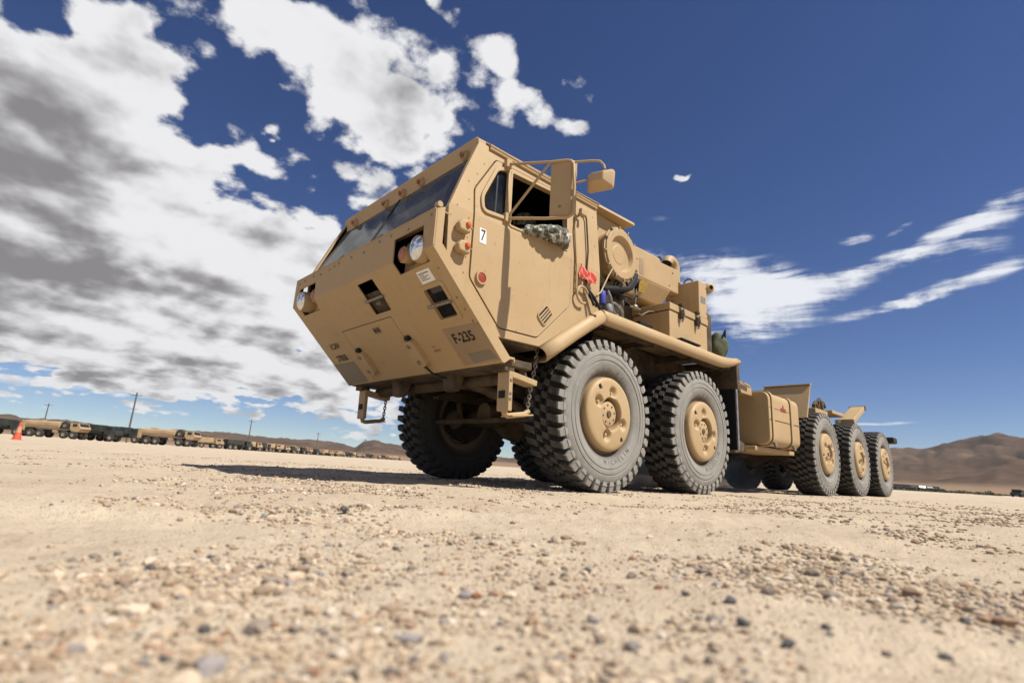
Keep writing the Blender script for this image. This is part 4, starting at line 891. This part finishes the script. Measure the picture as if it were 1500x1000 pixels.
def gz(x, y):
    x = np.asarray(x, float); y = np.asarray(y, float)
    dx, dy = x-CX, y-CY; r = np.hypot(dx, dy); th = np.degrees(np.arctan2(dy, dx))
    near = np.clip((2.6-r)/1.6, 0, 1)
    tracks = np.exp(-((np.abs(y)-1.0)/.45)**2)*(x > -1.6)*(x < 14)            # packed under the wheels
    z = fbm(x/1.9, y/1.9, 11, 3)*.016*np.clip(r/1.5, .35, 1)
    z = z+fbm(x/.34, y/.34, 23, 4, .55)*.0105*np.clip(r, .5, 1)
    z = z+fbm(x/.07, y/.07, 31, 3, .6)*.0030*np.clip((7-r)/5, 0, 1)
    # a wheel rut with a pushed-up lip crossing in front of the camera
    q = (dx*.31+dy*.95)-1.75+.10*fbm(x/.5, y/.5, 41, 2)
    z = z+near**0*(.022*np.exp(-(q/.10)**2)-.016*np.exp(-((q-.28)/.17)**2))*np.clip((3.5-np.abs(dx*.95-dy*.31))/2, 0, 1)
    z = z*(1-.75*tracks)
    # broad lie of the land: the plain climbs gently to the left of the truck's nose
    k = .0042*np.clip((th-66)/22, 0, 1)+.0016*np.clip((th-50)/16, 0, 1)
    z = z+np.clip(r-7, 0, 240)*k*np.clip(1-(th-150)/30, 0, 1)
    z = z+np.clip((r-30)/200, 0, 1)*fbm(x/60., y/60., 51, 3)*.10
    return z
rr = np.concatenate([[0.0], .12*np.exp(np.arange(470)*np.log(3000/.12)/469)])
tv = np.radians(np.concatenate([np.linspace(47-56, 47+56, 760), np.linspace(47+56, 47+304, 110)[1:-1]]))
RR, TT = np.meshgrid(rr, tv, indexing='ij'); gx, gy = CX+RR*np.cos(TT), CY+RR*np.sin(TT); zz = gz(gx, gy)
nr, nt_ = RR.shape
co = np.stack([gx, gy, zz], -1).reshape(-1, 3)
I, J = np.meshgrid(np.arange(nr-1), np.arange(nt_), indexing='ij'); J2 = (J+1) % nt_
fa = np.stack([I*nt_+J, (I+1)*nt_+J, (I+1)*nt_+J2, I*nt_+J2], -1).reshape(-1, 4)
def np_mesh(name, co, fa, smooth=True):
    me = bpy.data.meshes.new(name); k = fa.shape[1]
    me.vertices.add(len(co)); me.vertices.foreach_set('co', co.astype(np.float32).ravel())
    me.loops.add(fa.size); me.loops.foreach_set('vertex_index', fa.astype(np.int32).ravel())
    me.polygons.add(len(fa)); me.polygons.foreach_set('loop_start', np.arange(0, fa.size, k, dtype=np.int32)); me.polygons.foreach_set('loop_total', np.full(len(fa), k, np.int32))
    me.polygons.foreach_set('use_smooth', np.full(len(fa), smooth)); me.update(calc_edges=True); return me
def groundmat():
    m = bpy.data.materials.new('sandy_gravel_ground'); m.use_nodes = True; k = NT(m.node_tree)
    t = k.n('ShaderNodeTexCoord').outputs['Object']
    big = k.noise(t, .13, 4, 0.6); mid = k.noise(t, 1.3, 5, 0.62); fine = k.noise(t, 26, 5, 0.7); grit = k.noise(t, 170, 3, 0.7)
    c = k.mix(k.ramp(mid, .35, .68), (0.50, 0.415, 0.305), (0.435, 0.347, 0.25))
    c = k.mix(k.ramp(big, .4, .7, 0, .5), c, (0.47, 0.38, 0.28))
    c = k.mix(k.ramp(fine, .52, .72, 0, .55), c, (0.30, 0.222, 0.146))
    c = k.mix(k.ramp(grit, .56, .74, 0, .55), c, (0.22, 0.16, 0.11))
    c = k.mix(k.ramp(grit, .44, .26, 0, .4), c, (0.53, 0.44, 0.33))
    v = k.n('ShaderNodeTexVoronoi', {'Vector': t, 'Scale': 120.0, 'Randomness': 1.0}); 
    c = k.mix(k.m('MULTIPLY', k.ramp(v.outputs['Distance'], .30, .16), k.ramp(fine, .45, .6, 0, .65)), c, k.mix(.75, (0.34, 0.26, 0.18), v.outputs['Color'], 'MULTIPLY'))
    # stony speckle seen from afar
    far = k.noise(t, 5.0, 6, 0.75); c = k.mix(k.ramp(far, .58, .78, 0, .5), c, (0.25, 0.185, 0.128))
    p = k.n('ShaderNodeBsdfPrincipled', {'Base Color': c, 'Roughness': 0.95, 'Specular IOR Level': 0.1})
    h = k.m('ADD', k.m('MULTIPLY', fine, 1.0), k.m('ADD', k.m('MULTIPLY', grit, .5), k.m('MULTIPLY', k.ramp(v.outputs['Distance'], .4, 0.0), .35)))
    b_ = k.n('ShaderNodeBump', {'Strength': 0.9, 'Distance': 0.010, 'Height': h}); k.put(p.inputs['Normal'], b_)
    k.n('ShaderNodeOutputMaterial', {0: p}); return m
me = np_mesh('ground', co, fa); me.materials.append(groundmat()); g = bpy.data.objects.new('ground', me); C.objects.link(g); g['kind'] = 'structure'
# loose gravel (uncountable) and the bigger stones one by one
ico = bmesh.new(); bmesh.ops.create_icosphere(ico, subdivisions=1, radius=1.0); iv = np.array([v.co[:] for v in ico.verts]); ifa = np.array([[v.index for v in f.verts] for f in ico.faces]); ico.free()
COLS = np.array([(.44,.33,.22),(.50,.39,.28),(.36,.26,.17),(.30,.21,.14),(.56,.45,.33),(.22,.18,.15),(.34,.20,.12),(.20,.19,.20),(.62,.54,.44),(.13,.11,.10)])
PRB = np.array([.22,.20,.13,.09,.12,.05,.07,.05,.05,.02])
def gravelmat(name):
    m = bpy.data.materials.new(name); m.use_nodes = True; k = NT(m.node_tree)
    a = k.n('ShaderNodeAttribute', attribute_name='stone'); t = k.n('ShaderNodeTexCoord').outputs['Object']
    c = k.mix(k.ramp(k.noise(t, 300, 3, .6), .35, .7, 0, .35), a.outputs['Color'], (0.52, 0.42, 0.30))
    p = k.n('ShaderNodeBsdfPrincipled', {'Base Color': c, 'Roughness': 0.9, 'Specular IOR Level': 0.15}); k.n('ShaderNodeOutputMaterial', {0: p}); return m
GM = gravelmat('gravel_stone')
NP = 58000
r = .30*np.exp(rng.random(NP*2)*np.log(11/.30)); th = np.radians(47+rng.uniform(-64, 64, NP*2))
px, py = CX+r*np.cos(th), CY+r*np.sin(th)
dn = fbm(px/.45, py/.45, 61, 3)*.8+fbm(px/1.7, py/1.7, 67, 2)*.5
keep = (rng.random(NP*2) < np.clip(.15+dn*1.05, .025, 1))
px, py, r, dn = px[keep][:NP], py[keep][:NP], r[keep][:NP], dn[keep][:NP]; N = len(px)
size = rng.lognormal(0, .58, N)*.0021*(.55+.62*np.clip(r, 0, 8)**.8)*(1+.35*np.clip(dn, -1, 1)); size = np.clip(size, .0008, .013)
sc3 = size[:, None]*np.stack([rng.uniform(.75, 1.35, N), rng.uniform(.75, 1.25, N), rng.uniform(.5, .85, N)], -1)
an = rng.uniform(0, 6.28, N); ca, sa = np.cos(an), np.sin(an)
jit = 1+rng.uniform(-.24, .24, (N, 12))
vv = iv[None]*jit[..., None]*sc3[:, None, :]
vx = vv[..., 0]*ca[:, None]-vv[..., 1]*sa[:, None]; vy = vv[..., 0]*sa[:, None]+vv[..., 1]*ca[:, None]
pz = gz(px, py)+size*.22
co = np.stack([vx+px[:, None], vy+py[:, None], vv[..., 2]+pz[:, None]], -1).reshape(-1, 3)
fa = (ifa[None]+12*np.arange(N)[:, None, None]).reshape(-1, 3)
me = np_mesh('gravel', co, fa, False)
cols = .78*(COLS[rng.choice(len(COLS), N, p=PRB)]*.92+.08*np.array([.55,.45,.33]))*rng.uniform(.8, 1.25, (N, 1))
at = me.color_attributes.new('stone', 'FLOAT_COLOR', 'POINT'); at.data.foreach_set('color', np.concatenate([np.repeat(cols, 12, 0), np.ones((N*12, 1))], 1).astype(np.float32).ravel())
me.materials.append(GM); o = bpy.data.objects.new('gravel', me); C.objects.link(o); tag(o, 'loose tan gravel strewn over the sandy ground', 'gravel'); o['kind'] = 'stuff'
ST = {'dark grey': (.115,.108,.105), 'rust brown': (.30,.14,.075), 'pale cream': (.58,.50,.40), 'grey brown': (.24,.19,.15)}
sm_ = {k: mat(k.replace(' ', '_')+'_stone', c, .9, var=.35, vsc=90, bump=.4, bsc=200) for k, c in ST.items()}
stone_me = {}
for kname in ST:
    for v_ in range(3):
        b = B(); b.ball((0,0,0), 1.0, (1.2,.95,.7), 2)
        for v in b.bm.verts: v.co *= 1+.22*math.sin(v.co.x*2.3+v_*2)*math.cos(v.co.y*2.9+v_)+random.uniform(-.07,.07)
        stone_me[kname, v_] = b.mesh('stone', sm_[kname])
SPOTS = [(965,862,'rust brown'),(826,847,'dark grey'),(697,876,'rust brown'),(447,826,'dark grey'),(383,832,'dark grey'),(404,871,'grey brown'),(1070,882,'dark grey'),(730,952,'dark grey'),(840,963,'rust brown'),(505,747,'dark grey'),(580,806,'dark grey'),
         (240,968,'dark grey'),(408,937,'grey brown'),(330,932,'rust brown'),(285,918,'rust brown'),(218,930,'pale cream'),(300,925,'dark grey'),(368,930,'dark grey'),(402,918,'rust brown'),(155,865,'grey brown'),(220,833,'dark grey'),(310,820,'dark grey'),(925,846,'grey brown'),(1125,870,'grey brown'),(1090,915,'dark grey'),(1005,872,'dark grey'),(860,838,'dark grey'),(872,868,'grey brown'),(1155,945,'dark grey'),(1240,845,'dark grey'),(1190,842,'grey brown'),(1415,913,'dark grey'),(605,971,'dark grey'),(570,988,'dark grey'),(455,990,'rust brown'),(1040,970,'grey brown'),(760,988,'pale cream'),(900,992,'grey brown'),(520,905,'pale cream'),(650,905,'grey brown'),(700,835,'pale cream'),(1210,920,'dark grey'),(1300,960,'grey brown'),(1385,965,'dark grey')]
def ground_at(px_, py_):
    d = fw*FPX+rt*(px_-750)+up*(500-py_); t = -CAM.z/d.z if d.z < 0 else 100
    for _ in range(12):
        p = CAM+d*t; t = t-(p.z-float(gz(p.x, p.y)))/d.z*.8
    return CAM+d*t
for i, (a, c, kn) in enumerate(SPOTS):
    p = ground_at(a, c); dist = (p-CAM).length; s_ = dist*random.uniform(.0052, .0095)
    o = bpy.data.objects.new('stone', stone_me[kn, i % 3]); C.objects.link(o); o.location = (p.x, p.y, p.z+s_*.35); o.scale = (s_,)*3; o.rotation_euler = (random.uniform(-.3,.3), random.uniform(-.3,.3), random.uniform(0,6))
    tag(o, kn+' stone lying loose on the sandy gravel', 'stone', kn+' stones on the gravel')
# ------------------------------------------------------------------ hills (azimuth in degrees, tangent of the skyline's elevation)
HL = [(94.82, 0.0179), (92.91, 0.0321), (90.65, 0.0301), (89.87, 0.0306), (89.42, 0.0268), (88.2, 0.028), (86.73, 0.0305), (85.58, 0.0266), (83.22, 0.0233), (79.74, 0.0253), (76.55, 0.03), (73.07, 0.027), (70.63, 0.0256), (68.12, 0.0252), (66.18, 0.0252), (64.18, 0.0228), (62.79, 0.0172), (62.06, 0.0301), (60.99, 0.035), (60.14, 0.0323), (57.28, 0.0244), (51.52, 0.0218), (45.66, 0.0151)]
HR = [(35.59, 0.0028), (22.48, 0.0156), (16.64, 0.0404), (11.87, 0.0591), (11.12, 0.0605), (9.92, 0.061), (8.9, 0.0605), (7.59, 0.0679), (6.46, 0.074), (5.38, 0.0771), (4.72, 0.0819), (4.02, 0.0838), (3.32, 0.081), (2.57, 0.0783), (0.29, 0.0871), (-2.3, 0.074)]
prof_ = sorted(HL+HR); pa = np.array([p[0] for p in prof_]); pe = np.array([p[1] for p in prof_])
def hillmat():
    m = bpy.data.materials.new('dry_hillside'); m.use_nodes = True; k = NT(m.node_tree)
    t = k.n('ShaderNodeTexCoord').outputs['Object']
    a = k.noise(t, .006, 7, .65); b_ = k.noise(k.n('ShaderNodeMapping', {'Vector': t, 'Scale': (1, 1, 5)}).outputs[0], .017, 9, .74)
    c = k.mix(k.ramp(a, .35, .65), (0.068, 0.045, 0.032), (0.105, 0.072, 0.05))
    c = k.mix(k.ramp(b_, .50, .72, 0, .85), c, (0.165, 0.11, 0.072)); c = k.mix(k.ramp(b_, .46, .30, 0, .7), c, (0.035, 0.029, 0.024))
    z = k.n('ShaderNodeSeparateXYZ', {0: t}).outputs[2]
    c = k.mix(k.ramp(z, 16, 5, 0, .85), c, (0.25, 0.17, 0.112))
    p = k.n('ShaderNodeBsdfPrincipled', {'Base Color': c, 'Roughness': 1.0, 'Specular IOR Level': 0.0}); k.n('ShaderNodeOutputMaterial', {0: p}); return m
R2 = np.concatenate([np.linspace(500, 1200, 26), np.linspace(1225, 2600, 66)]); T2 = np.linspace(-25, 110, 560)
RG, TG = np.meshgrid(R2, T2, indexing='ij'); hx, hy = CX+RG*np.cos(np.radians(TG)), CY+RG*np.sin(np.radians(TG))
elv = np.interp(TG, pa, pe)
ridge = np.abs(fbm(hx/210, hy/210, 71, 5, .55))
shape = np.clip((RG-620)/1250, 0, 1); shape = shape**1.5*(1-.35*np.clip((RG-2050)/500, 0, 1))
H = elv*1950*shape*(1.10-.42*ridge*(1-.55*np.clip((RG-1700)/250, 0, 1)))
# keep the crest on the skyline profile
crest = (H/RG).max(axis=0); H = H*np.clip(np.interp(T2, pa, pe)/np.maximum(crest, 1e-4), .2, 2.2)[None]
H = H+fbm(hx/45, hy/45, 77, 4, .6)*4.0*shape-.6*(1-np.clip((RG-520)/120, 0, 1))
gb = gz(CX+480*np.cos(np.radians(T2)), CY+480*np.sin(np.radians(T2)))
H = H+.25
nr, nt_ = RG.shape; I, J = np.meshgrid(np.arange(nr-1), np.arange(nt_-1), indexing='ij')
fa = np.stack([I*nt_+J, (I+1)*nt_+J, (I+1)*nt_+J+1, I*nt_+J+1], -1).reshape(-1, 4)
me = np_mesh('hills', np.stack([hx, hy, H], -1).reshape(-1, 3), fa); me.materials.append(hillmat()); o = bpy.data.objects.new('hills', me); C.objects.link(o); o['kind'] = 'structure'
# ------------------------------------------------------------------ parked vehicles across the plain
def place(px_, depth):
    d = fw*FPX+rt*(px_-750)+up*(500-(640.5+.0577*px_)); d = d/d.dot(fw); p = CAM+d*depth
    return Vector((p.x, p.y, float(gz(p.x, p.y))))
RY = math.atan2(r0.y, r0.x)
bt = {'tan': mat('parked_tan_paint', (0.40, 0.28, 0.155), .6, var=.25, vsc=.8), 'green': mat('parked_dark_green_paint', (0.036, 0.040, 0.032), .7, var=.4, vsc=.8), 'pale': mat('pale_canvas', (0.24, 0.20, 0.15), .95, var=.2, vsc=1),
      'brown': mat('parked_brown_paint', (0.22, 0.125, 0.066), .7, var=.3, vsc=.8), 'tyre': mat('parked_tyre', (0.035, 0.034, 0.032), .9), 'dust': mat('parked_hub', (0.25, 0.20, 0.14), .8), 'win': mat('parked_window', (0.02, 0.024, 0.028), .15)}
def wheel_me(r, w):
    b = B(); b.lathe([(r*.45,-w/2),(r*.8,-w/2),(r,-w*.35),(r,w*.35),(r*.8,w/2),(r*.45,w/2)], (0,0,0), (0,1,0), 20); t_ = b.mesh('wheel', bt['tyre'], True, 40)
    b = B(); b.lathe([(.01,-w*.4),(r*.35,-w*.42),(r*.46,-w*.48),(r*.46,w*.48),(r*.35,w*.42),(.01,w*.4)], (0,0,0), (0,1,0), 16); return t_, b.mesh('hub', bt['dust'], True, 40)
WM, HM = wheel_me(.67, .42)
def put_wheels(t, xs, half=1.0):
    for x in xs:
        for sd in (-1, 1):
            w = link('wheel', WM, t); w.location = (x, sd*half, .66); link('hub', HM, w)
def tanker(name, label, col='tan'):
    t = thing(name, label, 'tanker truck', group=None); m = bt[col]
    prof = rpoly([(-1.15,1.55),(-1.15,2.72),(1.15,2.72),(1.15,1.55)], .5, 6)
    tk_ = B().prism([(-4.3,y,z) for y, z in prof], (5.4,0,0)).fin('tank', m, t, .05, smooth=True, ang=45)
    B().box(-3.4,-2.3,-.5,.5,2.70,2.86).fin('manhole', m, tk_, .04); B().box(-4.1,.9,-1.18,-1.06,1.60,1.72).box(-4.1,.9,1.06,1.18,1.60,1.72).fin('side_rail', m, tk_)
    B().box(-4.95,-4.32,-1.18,1.18,1.0,2.62).fin('pump_cabinet', m, t, .05)
    for z in (1.25, 1.7, 2.1): B().box(-4.97,-4.95,-1.0,1.0,z,z+.32).fin('cabinet_door', bt['brown'] if z > 2 else m, t)
    B().box(-4.6,3.6,-.45,.45,.95,1.35).fin('chassis', bt['tyre'], t)
    B().prism([(3.4,-1.19,1.15),(4.35,-1.19,1.15),(4.75,-1.19,1.75),(4.55,-1.19,1.95),(4.15,-1.19,2.6),(2.9,-1.19,2.62),(2.9,-1.19,1.6)], (0,2.38,0)).fin('cab', m, t, .04)
    B().prism([(4.50,-1.0,2.02),(4.20,-1.0,2.50),(4.22,-1.0,2.51),(4.52,-1.0,2.03)], (0,2.0,0)).fin('windscreen', bt['win'], t)
    for sd in (-1, 1): B().box(3.35,4.05,sd*1.20-.012,sd*1.20+.012,2.0,2.45).fin('side_window', bt['win'], t)
    B().box(2.85,4.2,-1.2,1.2,2.62,2.70).fin('cab_roof', bt['pale'], t, .02)
    B().box(1.2,2.85,-1.0,1.0,1.4,2.05).fin('engine_cover', bt['tyre'], t, .05)
    sw_ = link('spare_wheel', WM, t); sw_.location = (1.95,-.85,2.12); sw_.rotation_euler = (R_(8),0,0); link('hub', HM, sw_)
    B().box(1.0,2.9,-1.2,-.7,1.40,1.46).box(1.0,2.9,.7,1.2,1.40,1.46).fin('fender', m, t); B().box(.2,1.1,-1.15,-.6,.85,1.3).fin('fuel_tank', m, t, .06)
    put_wheels(t, (-3.3,-1.8,2.1,3.6)); return t
def cargo(name, label, col, bodycol, cat='truck'):
    t = thing(name, label, cat); m = bt[col]
    B().box(-4.2,.9,-1.18,1.18,1.35,1.5).fin('bed', m, t); bd = B().box(-4.15,.85,-1.15,1.15,1.52,2.75).fin('cargo_body', bt[bodycol], t, .12)
    for x in (-3.2,-2.2,-1.2,-.2): B().box(x,x+.06,-1.17,1.17,1.55,2.78).fin('bow', m, bd)
    B().box(-4.3,3.4,-.45,.45,.95,1.33).fin('chassis', bt['tyre'], t)
    B().prism([(1.5,-1.15,1.1),(3.5,-1.15,1.1),(3.5,-1.15,1.75),(3.1,-1.15,1.9),(2.8,-1.15,2.55),(1.5,-1.15,2.55)], (0,2.3,0)).fin('cab', m, t, .05)
    B().prism([(3.12,-1.0,1.95),(2.86,-1.0,2.45),(2.88,-1.0,2.46),(3.14,-1.0,1.96)], (0,2.0,0)).fin('windscreen', bt['win'], t)
    for sd in (-1, 1): B().box(1.75,2.65,sd*1.16-.012,sd*1.16+.012,1.95,2.4).fin('side_window', bt['win'], t)
    put_wheels(t, (-3.2,-1.7,2.6)); return t
t1 = tanker('tanker_truck', 'tan fuel tanker truck parked right beside the orange traffic cone'); t1.location = place(79, 87); t1.rotation_euler = (0,0,RY+.03)
t2 = dup(t1, None, place(247, 91), (0,0,RY+.05)); t2['label'] = 'tan fuel tanker truck parked between the dark green trucks and tan box trucks'
g1 = cargo('cargo_truck', 'dark green cargo truck parked in the row behind the traffic cone', 'green', 'green'); g1.location = place(4, 92); g1.rotation_euler = (0,0,RY+.1)
for px_, dp, lb in ((141, 92, 'dark green cargo truck parked at the nose of the tanker beside the cone'), (178, 95, 'dark green cargo truck parked at the tail of the tanker below the tall pole')):
    q = dup(g1, None, place(px_, dp), (0,0,RY+.12)); q['label'] = lb
b1 = cargo('box_truck', 'tan box truck parked in the line beyond the second tanker', 'tan', 'tan'); b1.location = place(305, 142); b1.rotation_euler = (0,0,RY+.5); b1['group'] = 'parked box trucks down the line'
br1 = cargo('canvas_truck', 'brown canvas-topped truck in the far vehicle line', 'tan', 'brown'); br1.location = place(328, 150); br1.rotation_euler = (0,0,RY+.7); br1['group'] = 'far vehicle line'
g2 = dup(g1, None, place(349, 150), (0,0,RY+1.0)); g2['label'] = 'dark green truck standing alone among far tan trucks'
random.seed(12)
row = [(366,165,0),(383,175,2),(396,178,0),(409,185,0),(418,190,2),(427,195,0),(434,200,2),(446,205,1)]+[(455+10.5*i, 225+11*i, random.choice((0,0,1,2,0))) for i in range(13)]
for px_, dp, kd in row:
    src = (b1, br1, g1)[kd]; q = dup(src, None, place(px_, dp), (0,0,RY+random.uniform(.6,1.5)))
    q['label'] = ('tan box truck parked in the line beyond the second tanker', 'brown canvas-topped truck in the far vehicle line', 'small dark green truck in the far line of tan trucks')[kd]
    q['group'] = ('parked box trucks down the line', 'far vehicle line', 'dark green trucks in the far line')[kd]
# utility poles
pm = mat('weathered_pole_wood', (0.115, 0.098, 0.085), .9, var=.3, vsc=4)
def pole(px_, depth, h, label, w=1.0):
    p = place(px_, depth); t = thing('utility_pole', label, 'utility pole', p, random.uniform(-.3,.3), 'utility poles across the plain')
    B().tube([(0,0,-.2),(0,0,h)], [.24*w,.16*w], 10).fin('post', pm, t, smooth=True)
    B().box(-1.3*w,1.3*w,-.09,.09,h-.75,h-.58).fin('crossarm', pm, t)
    for x in (-1.15,-.6,.6,1.15): B().lathe([(.03,0),(.07,.03),(.05,.16),(.02,.2)], (x*w,0,h-.58), (0,0,1), 8).fin('insulator', MT['white'], t, smooth=True)
for px_, dp, h, lb in ((184,128,12.3,'tall utility pole rising behind the second fuel tanker'),(58,190,12.0,'utility pole behind the tanker next to the traffic cone'),(361,205,12.0,'utility pole above the lone dark green truck'),(462,280,12.0,'thin faint utility pole beyond the far vehicle line'),(532,330,12.0,'thin faint utility pole beyond the far vehicle line')): pole(px_, dp, h, lb)
# traffic cone
t = thing('traffic_cone', 'faded orange traffic cone standing on the sand near the tankers', 'traffic cone', place(24.5, 20.5))
cm = mat('faded_orange_plastic', (0.55, 0.095, 0.045), .6, var=.3, vsc=8); cp_ = mat('pale_cone_band', (0.50, 0.23, 0.14), .6, var=.2, vsc=8)
B().box(-.18,.18,-.18,.18,0,.04).fin('cone_base', cm, t, .01); B().lathe([(.14,.04),(.095,.30)], (0,0,0), (0,0,1), 24).fin('cone_body', cm, t, smooth=True)
B().lathe([(.096,.30),(.058,.52)], (0,0,0), (0,0,1), 24).fin('cone_band', cp_, t, smooth=True); B().lathe([(.058,.52),(.03,.70),(.02,.71),(.001,.71)], (0,0,0), (0,0,1), 24).fin('cone_tip', cm, t, smooth=True)
# dark parked jeeps and scrub on the right
jm = bt['green']
def jeep(label):
    t = thing('parked_jeep', label, 'jeep', group='dark jeeps with pale tops')
    B().box(-2.2,2.2,-1.0,1.0,.55,1.05).fin('body', jm, t, .08); B().prism([(-1.6,-.95,1.05),(.8,-.95,1.05),(.4,-.95,1.62),(-1.5,-.95,1.62)], (0,1.9,0)).fin('cabin', bt['win'], t, .05)
    B().box(-1.55,.42,-.97,.97,1.63,1.76).fin('canvas_top', bt['pale'], t, .04); B().box(.9,2.15,-.9,.9,1.05,1.12).fin('bonnet', bt['brown'], t, .03)
    for x in (-1.4, 1.5):
        for sd in (-1, 1): w = link('wheel', WM, t); w.location = (x, sd*.9, .46); w.scale = (.69,.6,.69)
    return t
j0 = jeep('dark jeep with a pale top parked behind the rear wheels of the truck'); j0.location = place(1313, 150); j0.rotation_euler = (0,0,YAW+math.pi-.3)
for i, px_ in enumerate((1326,1338,1350,1361,1371)): dup(j0, None, place(px_, 150+4*i), (0,0,YAW+math.pi-.3+.1*i))
j9 = dup(j0, None, place(1496, 120), (0,0,YAW-1.2)); j9['label'] = 'dark jeep parked alone by the scrub below the brown hills'; del j9['group']
lm_ = [mat('scrub_leaf_'+k, c, .9, var=.4, vsc=3) for k, c in (('olive', (0.085,0.088,0.05)), ('grey', (0.115,0.11,0.07)))]
def bush_mesh(seed):
    rg = np.random.default_rng(seed); N = 420; d = rg.normal(size=(N, 3)); d /= np.linalg.norm(d, axis=1)[:, None]; rad = rg.uniform(.25, 1, N)**.5
    lump = 1+.35*np.sin(d[:, 0]*4+seed)*np.cos(d[:, 1]*5); c = d*rad[:, None]*lump[:, None]*np.array([1.6, 1.6, .8]); c[:, 2] = np.abs(c[:, 2])+.05
    u = rg.normal(size=(N, 3)); u /= np.linalg.norm(u, axis=1)[:, None]; v = np.cross(u, rg.normal(size=(N, 3))); v /= np.linalg.norm(v, axis=1)[:, None]; s_ = rg.uniform(.10, .26, N)[:, None]
    co = np.stack([c-u*s_, c+v*s_*.6, c+u*s_, c-v*s_*.6], 1).reshape(-1, 3); return np_mesh('foliage', co, np.arange(4*N).reshape(-1, 4), False)
bms = [bush_mesh(i) for i in range(4)]
for i, b_ in enumerate(bms): b_.materials.append(lm_[i % 2])
random.seed(5)
for i in range(34):
    px_ = 1300+7.2*i*random.uniform(.97,1.03); dp = random.uniform(165, 260) if i % 3 else random.uniform(130, 170)
    t = thing('scrub_bush', 'low dark green scrub bush at the foot of the brown hills', 'bush', place(px_, dp), random.uniform(0,6), 'scrub bushes below the hills'); s_ = random.uniform(.5,1.15); t.scale = (s_*1.6, s_*1.6, s_)
    link('foliage', bms[i % 4], t); B().tube([(0,0,-.1),(.05,.02,.5),(.2,.1,.9)], [.06,.05,.02], 6).fin('stem', pm, t)
# ------------------------------------------------------------------ dust kicked up behind the front wheels
du = B().box(2.75,5.1,-.7,1.9,.02,.75).fin('dust_puff', bpy.data.materials.new('kicked_up_dust')); du['kind'] = 'stuff'; du['label'] = 'grey dust kicked up under the truck behind its second axle'; du['category'] = 'dust'
dm = du.data.materials[0]; dm.use_nodes = True; k = NT(dm.node_tree); t_ = k.n('ShaderNodeTexCoord').outputs['Object']; zz_ = k.n('ShaderNodeSeparateXYZ', {0: t_}).outputs
fd = k.m('MULTIPLY', k.m('MULTIPLY', k.ramp(zz_[2], .72, .05), k.m('MULTIPLY', k.ramp(zz_[0], 2.75, 3.1), k.ramp(zz_[0], 5.1, 4.3))), k.m('MULTIPLY', k.ramp(zz_[1], -.7, -.3), k.ramp(zz_[1], 1.9, 1.4)))
dd = k.m('MULTIPLY', fd, k.ramp(k.noise(t_, 2.2, 4, .6), .34, .66, 0, 4.5))
v_ = k.n('ShaderNodeVolumePrincipled', {'Color': (0.62, 0.57, 0.50, 1), 'Density': dd}); k.nt.links.new(v_.outputs[0], k.n('ShaderNodeOutputMaterial').inputs['Volume'])
# ------------------------------------------------------------------ haze
hz = B().box(-2950,2950,-2950,2950,-8,195).fin('haze', bpy.data.materials.new('dusty_air')); hz['kind'] = 'stuff'; hz['label'] = 'thin pale dust haze over the desert plain'; hz['category'] = 'haze'
hm = hz.data.materials[0]; hm.use_nodes = True; k = NT(hm.node_tree); v_ = k.n('ShaderNodeVolumePrincipled', {'Color': (0.86, 0.86, 0.88, 1), 'Density': 0.00007, 'Anisotropy': 0.2}); k.nt.links.new(v_.outputs[0], k.n('ShaderNodeOutputMaterial').inputs['Volume'])
